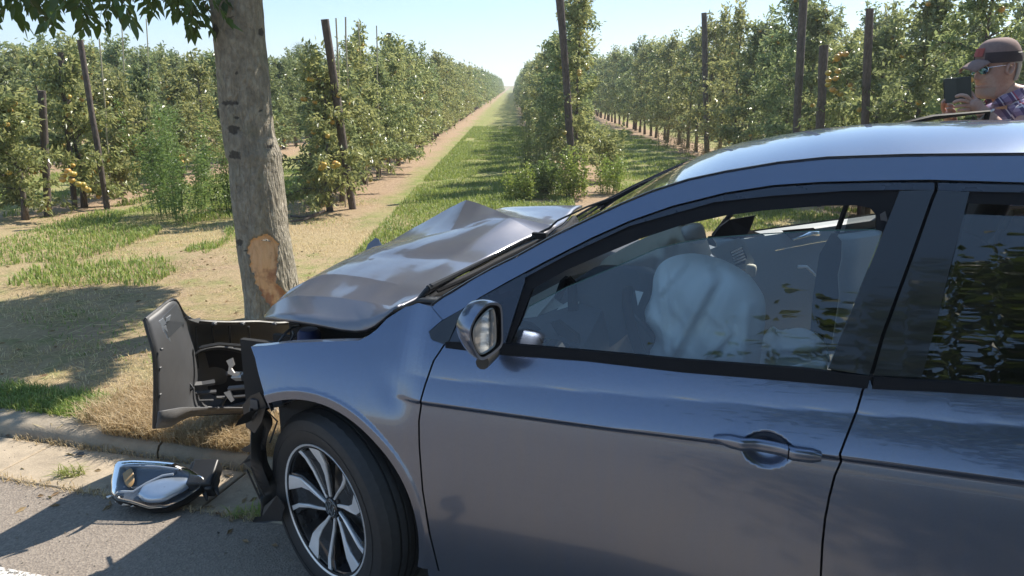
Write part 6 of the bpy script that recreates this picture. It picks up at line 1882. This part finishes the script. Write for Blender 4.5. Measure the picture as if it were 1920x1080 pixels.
# the rest of the crown
rr = np.random.default_rng(5)
blobs = [((-2.9, 5.3, 3.05), .5, 900), ((-3.7, 5.0, 2.95), .55, 1000), ((-.95, 5.45, 3.0), .72, 1700), ((-1.6, 5.9, 3.1), .75, 1500), ((-1.2, 6.4, 3.3), .85, 1900), ((-1.1, 7.0, 3.2), .8, 1500), ((-2.0, 6.4, 3.7), .9, 1600), ((-1.9, 5.5, 4.6), 1.3, 2400), ((-2.3, 5.9, 5.9), 1.7, 3200), ((-1.6, 6.4, 5.2), 1.2, 1800), ((-2.2, 5.7, 7.4), 1.4, 2200)]
blobs += [((-3.0, 5.0, 2.5), .36, 260), ((-3.35, 4.8, 2.45), .36, 260), ((-2.6, 4.9, 2.48), .3, 200), ((-2.15, 5.0, 2.5), .26, 170), ((-3.7, 5.0, 2.5), .4, 260)]
blobs = [(c, r_, int(n * (5.0 if 2.8 < c[2] < 4 else 1.3))) for c, r_, n in blobs]
P = []; 
for c, r_, n in blobs:
    d = rr.normal(size=(n, 3)); d /= np.linalg.norm(d, axis=1)[:, None]
    P.append(np.array(c) + d * (r_ * rr.uniform(.15, 1, n) ** .45)[:, None] * np.array([1, 1, .8]))
P = np.concatenate(P)
sel = rr.random(len(P)) < .9
# leave clumpy gaps
keep = np.array([mnoise.noise(Vector(tuple(p * 1.6))) > -.16 for p in P]); P = P[keep]
P -= np.array([tb[0], tb[1], GZ])
D = rr.normal(size=P.shape) + np.array([0, 0, -.5])
V, F = leaf_geo(P, D, .12 * rr.uniform(.7, 1.2, len(P)), .03, .25, .15, rr)
if allV:
    P2 = np.array([tl_(p) for p, d in allV]); D2 = np.array([d[:] for p, d in allV])
    V2, F2 = leaf_geo(P2, D2, .098, .022, .28, .15, rr); F = np.concatenate([F, F2 + len(V)]); V = np.concatenate([V, V2])
stuff('crown', (V, F), M['leaf_ash'], parent=t1)

# =================================================================== OTHER ROADSIDE TREES (beside the camera and across the road; they shade the road and show in the car's paint and glass)
def big_tree_model(seed, h, crown_r, trunk_r, nleaf, leafL, mat, crown_z0=.3):
    r = np.random.default_rng(seed); q = random.Random(seed); m = MB()
    fork = h * crown_z0
    m.tube([(0, 0, 0), (.03, 0, fork * .5), (0, .03, fork), (.05, 0, h * .62), (0, 0, h * .9)], [trunk_r * 1.25, trunk_r, trunk_r * .9, trunk_r * .5, .03], 12)
    tips = []
    for k in range(26):
        A = k * 2.4 + q.uniform(-.4, .4); z0 = fork + (h * .8 - fork) * k / 26
        l = crown_r * (1.05 - .5 * (k / 26)) * q.uniform(.65, 1.1); up = q.uniform(.15, .75)
        a = np.array([0, 0, z0]); b = a + np.array([math.cos(A), math.sin(A), up]) * l * .55; c = a + np.array([math.cos(A), math.sin(A), up * 1.1]) * l
        m.tube([a, b, c], [.055, .03, .01], 6, cap=False)
        tips += [(b, .5), (c, .62), ((b + c) / 2, .55)]
        for j in range(3):
            e = b + np.array([q.uniform(-1, 1), q.uniform(-1, 1), q.uniform(-.3, .9)]) * l * .4
            m.tube([b, e], [.018, .005], 5, cap=False); tips.append((e, .5))
    n_each = nleaf // len(tips); P = []
    for c, s_ in tips:
        P.append(c + r.normal(size=(n_each, 3)) * s_ * .42 * crown_r / 2.2)
    P = np.concatenate(P)
    D = r.normal(size=P.shape) + np.array([0, 0, -.4])
    V, F = leaf_geo(P, D, leafL * r.uniform(.7, 1.2, len(P)), leafL * .27, .25, .15, r)
    mt = bpy.data.meshes.new('trunk'); mt.from_pydata(m.v, [], m.f); mt.polygons.foreach_set('use_smooth', [True] * len(mt.polygons)); mt.materials.append(M['bark'])
    return mt, np_mesh('crown', V, F, mat)
bt = [big_tree_model(21, 7.2, 2.3, .17, 15000, .11, M['leaf_ash'], .36), big_tree_model(22, 9.5, 3.1, .2, 27000, .17, M['leaf_far'], .12), big_tree_model(23, 8.2, 2.8, .16, 22000, .17, M['leaf_far'], .1)]
def place_tree(m, loc, rz, label, group, sc=1):
    e = empty('roadside_tree', (loc[0], loc[1], .03), rz); e.scale = (sc, sc, sc); tag(e, label, 'tree', group)
    for nm, me in zip(('trunk', 'crown'), m): link(bpy.data.objects.new(nm, me), e)
    return e
a2 = kw(8.95, 1.0); place_tree(bt[0], a2, .4, 'leafy roadside tree standing behind the rear of the car, throwing shade on the road', 'roadside trees of the avenue', 1.3)
place_tree(bt[0], kw(15.6, 1.0), 2.1, 'farther roadside tree beyond the rear of the car', 'roadside trees of the avenue', 1.3)
across = [(8.9, -8.8, 1, 0.2, 'with long pale branches', 1.6), (12.4, -9.2, 2, 1.9, 'leaning toward the road', 1.6), (17.4, -10.2, 1, 3.3, 'widest of the far side', 1.4), (20.9, -9.8, 2, 5.0, 'at the far right end', 1.3), (12.6, -15.0, 1, 2.6, 'behind the others', 1.5)]
for s_, n_, k, rz, d_, sc_ in across:
    place_tree(bt[k], kw(s_, n_), rz, 'dense green tree across the road ' + d_ + ', mirrored in the rear window', 'trees across the road', sc_)

# =================================================================== GRASS AND WEEDS
q = random.Random(19); rg = np.random.default_rng(19)
def scatter(n, s0, s1, n0, n1, r=rg):
    s_ = r.uniform(s0, s1, n); m_ = r.uniform(n0, n1, n)
    return np.stack([K0[0] + KE[0] * s_ + KN[0] * m_, K0[1] + KE[1] * s_ + KN[1] * m_, np.full(n, GZ)], 1)
def clumped(P, sc, thr, seed):
    k = np.array([mnoise.noise(Vector((p[0] * sc + seed, p[1] * sc, 0))) > thr for p in P]); return P[k]
# short dry turf along the verge and headland
P = scatter(90000, -3.5, 9, .12, 7); k = clumped(P, 1.1, -.2, 0)
stuff('dry_turf', blades_geo(k, .035, .0022, 1.3, rg), M['straw'], 'short dry trampled grass on the verge')
P = scatter(90000, -5, 10, .9, 7.5); k = clumped(P, .8, .04, 4.7); k = k[rg.random(len(k)) < .6]
stuff('green_turf', blades_geo(k, .026, .0030, 1.3, rg), M['grass'], 'short green grass patches in the headland')
# straw litter, long thin pieces lying flat
P = scatter(5200, -3, 6, .05, 2.4)
V, F = leaf_geo(P + np.array([0, 0, .012]), np.concatenate([rg.normal(size=(len(P), 2)), rg.uniform(-.08, .14, (len(P), 1))], 1), rg.uniform(.04, .16, len(P)), .0014, .1, .03, rg)
stuff('straw_litter', (V, F), M['straw'], 'loose straw lying on the verge')
# green path grass
n = 90000
X_ = rg.uniform(-1.5, .85, n); Y_ = 4.5 + (rg.uniform(0, 1, n) ** 1.7) * 26
P = np.stack([X_, Y_, np.full(n, GZ)], 1); P = clumped(P, 1.3, -.22, 2)
stuff('path_grass', blades_geo(P, .075, .0048, .8, rg), M['grass'], 'green grass growing on the path between the rows')
for X0, X1, Y0_, Y1_, lab, n in ((-5.3, -2.9, 6, 15, 'green grass between the two nearest rows on the left', 30000), (1.6, 4.1, 11, 28, 'green grass between the rows behind the bonnet', 40000), (-8.8, -6.1, 8, 18, 'green grass at the far left between rows', 16000), (1.2, 4.5, 5.0, 10, 'green grass behind the car beyond the open door', 26000)):
    P = np.stack([rg.uniform(X0, X1, n), rg.uniform(Y0_, Y1_, n), np.full(n, GZ)], 1); P = clumped(P, 1.2, -.1, X0)
    stuff('alley_grass', blades_geo(P, .07, .005, .8, rg), M['grass'], lab)
def tuft(c, r_, n, h, lean, mat, name, label, cat, wd=.0028, group=None):
    a = rg.uniform(0, 2 * math.pi, n); d = r_ * rg.uniform(0, 1, n) ** .6
    P = np.stack([c[0] + np.cos(a) * d, c[1] + np.sin(a) * d * .55, np.full(n, c[2])], 1)
    P -= np.array(c)
    V, F = blades_geo(P, h, wd, lean, rg)
    o = bpy.data.objects.new(name, np_mesh(name, V, F, M[mat])); link(o); o.location = c; tag(o, label, cat, group); return o
# dry clump spilling over the kerb
dry = np.concatenate([scatter(9500, .55, 1.65, .03, .34), scatter(3200, .35, .9, .1, .5), scatter(2600, 1.5, 2.2, .03, .25)])
o = stuff('dry_grass_clump', blades_geo(dry + np.array([0, 0, .015]), .105, .0018, 1.5, rg), M['straw'], 'golden dry grass spilling over the kerb below the bumper')
gr = scatter(3600, -.4, .5, .14, .42); stuff('shaded_verge_grass', blades_geo(gr, .06, .0026, .9, rg), M['grass'], 'green grass in the shade behind the kerb at left')
fr = np.concatenate([scatter(700, .1, 2.2, -.03, .01), scatter(500, .1, 1.6, -.36, -.32)]) - np.array([0, 0, .045])
stuff('gutter_weeds', blades_geo(fr, .035, .0016, 1.6, rg), M['straw'], 'dry stalks caught in the gutter joints')
c = at_z(130, 890, .003); tuft(tuple(c), .07, 90, .04, 2.6, 'leaf_weed_yellow', 'grass_tuft', 'yellow green tuft flattened in the gutter left of the loose headlamp', 'grass tuft', .002)
c = at_z(470, 965, .003); tuft(tuple(c), .08, 90, .04, 2.6, 'leaf_weed_yellow', 'grass_tuft', 'flattened tuft of stalks in front of the front tyre', 'grass tuft', .0018)
# pebbles, crumbs and leaf litter
n = 2600; P = np.concatenate([scatter(1400, -3, 5, -.9, .0), scatter(1200, -3, 6, .1, 2.2)]); P[:1400, 2] = .002; P[1400:, 2] = GZ + .004
r_ = rg.uniform(.0015, .006, n)[:, None, None]
T = np.array([[1, 0, 0], [-.5, .87, 0], [-.5, -.87, 0], [0, 0, .9]]) [None] * r_ * rg.uniform(.6, 1.3, (n, 4, 1)) + P[:, None, :]
i_ = np.arange(n)[:, None] * 4; F = np.concatenate([i_ + np.array([a]) for a in ((0, 1, 3), (1, 2, 3), (2, 0, 3))])
stuff('gravel', (T.reshape(-1, 3), F), simple('gravel_stone', (.30, .26, .21), .9, nscale=200, var=.5), 'small grit and crumbs along the gutter and verge')
P = np.concatenate([scatter(260, -3, 4, -.5, .15), scatter(700, -3, 6, .2, 4)]); P[:260, 2] = .006; P[260:, 2] = GZ + .02
V, F = leaf_geo(P, np.concatenate([rg.normal(size=(len(P), 2)), rg.uniform(-.05, .15, (len(P), 1))], 1), rg.uniform(.02, .055, len(P)), .008, .3, .1, rg)
stuff('leaf_litter', (V, F), M['dead'], 'fallen brown leaves scattered on verge and gutter')
# weeds: leafy plants
def weed(c, h, r_, n, mat, label, name='weed_plant', cat='weed', L=.05, stems=14, group=None, wl=.22):
    e = empty(name, c); tag(e, label, cat, group); m = MB(); P = []; D = []
    for k in range(stems):
        A = q.uniform(0, 6.283); d = r_ * q.random() ** .6; b = np.array([math.cos(A) * d * .6, math.sin(A) * d * .6, 0]); hh = h * q.uniform(.55, 1.05)
        t = b * 1.5 + np.array([q.uniform(-.1, .1), q.uniform(-.1, .1), hh]); m.tube([b, (b + t) / 2, t], [.005, .004, .002], 4, cap=False)
        for j in range(n // stems):
            s_ = q.uniform(.12, 1.02); P.append(b + (t - b) * s_ + np.array([q.gauss(0, .05), q.gauss(0, .05), q.gauss(0, .03)]) * (1.3 - .7 * s_)); D.append((q.gauss(0, 1), q.gauss(0, 1), q.gauss(.25, .5)))
    V, F = leaf_geo(np.array(P), np.array(D), L * rg.uniform(.6, 1.3, len(P)), L * wl, .3, .2, rg)
    m.build('stem', M['leaf_weed'], e); link(bpy.data.objects.new('foliage', np_mesh('foliage', V, F, M[mat])), e); return e
for (x, Y, h, r_, n, mat, lab, L, wl) in (
    (0.55, 11.3, .62, .3, 1700, 'leaf_weed', 'bright green bushy weed at the foot of the tall post right of the path', .055, .3),
    (0.90, 11.1, .7, .3, 1500, 'leaf_weed_yellow', 'leafy green weed just left of the tall dark post', .05, .3),
    (0.15, 10.9, .5, .3, 1800, 'leaf_weed_yellow', 'yellow green weed at the edge of the grass path', .04, .3),
    (0.30, 12.2, 1.25, .28, 1500, 'leaf_apple', 'tall thin grey green weed at the right edge of the path', .05, .12),
    (0.65, 13.2, 1.5, .3, 1700, 'leaf_apple', 'tallest wispy grey green weed in front of the right row', .05, .12),
    (1.45, 11.6, .55, .3, 1400, 'leaf_weed_yellow', 'low yellow weed right of the tall dark post', .04, .3),
    (1.7, 13.2, 1.0, .35, 1800, 'leaf_yellow', 'pale leafy shoots at the right foot of the first right row tree', .06, .25),
    (-3.95, 9.2, 1.25, .42, 3600, 'leaf_weed', 'big fresh green feathery weed at the left of the roadside trunk', .05, .16),
    (-4.35, 9.6, 1.45, .4, 3200, 'leaf_weed', 'tall green feathery weed between the left rows', .05, .16),
    (-3.65, 9.9, .95, .35, 2200, 'leaf_weed', 'lower green weed closest to the roadside trunk on the left', .045, .18),
    (4.05, 18.3, .75, .4, 900, 'dead', 'rust brown dead weed at the start of the far right row', .05, .15),
    (3.95, 20.0, .8, .4, 900, 'dead', 'brown dead weed deeper along the far right row', .05, .15),
    (4.1, 16.2, .5, .4, 700, 'dead', 'low brown dead weed nearest the car roof', .05, .15)):
    weed((x, Y, GZ), h, r_, n, mat, lab, L=L, wl=wl)
# leaning dry stems and drip hose at the foot of the left row
for k, (x0, y0, x1, y1, lab) in enumerate(((545, 405, 600, 398, 'upper dark drip hose lying near the left row posts'), (545, 415, 610, 395, 'lower dark drip hose lying near the left row posts'))):
    a = at_z(x0, y0, GZ + .03); b = at_z(x1, y1, GZ + .12); mdl = (a + b) / 2 + np.array([0, 0, -.03])
    o = MB().tube(spl([a, mdl, b], 10).tolist(), .014, 6).build('drip_hose', M['post'], None); tag(o, lab, 'hose', 'drip hoses')
# tree line on the horizon at left
for k, (X, Y, h) in enumerate(((-38, 150, 9.5), (-46, 165, 9), (-30, 170, 8.5), (-60, 160, 8))):
    e = place_tree(bt[1 + k % 2], (X, Y), k * 1.7, 'hazy tree on the skyline behind the left rows, %s from the left' % ['second', 'third', 'fourth', 'first'][k] , 'distant skyline trees', .95 if k else 1.05)
# =================================================================== AIR
hz = MB().box((20, 100, 7.0), (700, 420, 16.4)).build('haze', None, None, smooth=False)
hm = NT('thin_summer_haze'); vol = hm.n('ShaderNodeVolumePrincipled')
vol.inputs['Color'].default_value = (.86, .92, 1, 1); vol.inputs['Density'].default_value = .0016; vol.inputs['Anisotropy'].default_value = .3
hm.L(vol.outputs[0], hm.out.inputs['Volume']); hz.data.materials.append(hm.m); tag(hz, kind='stuff')
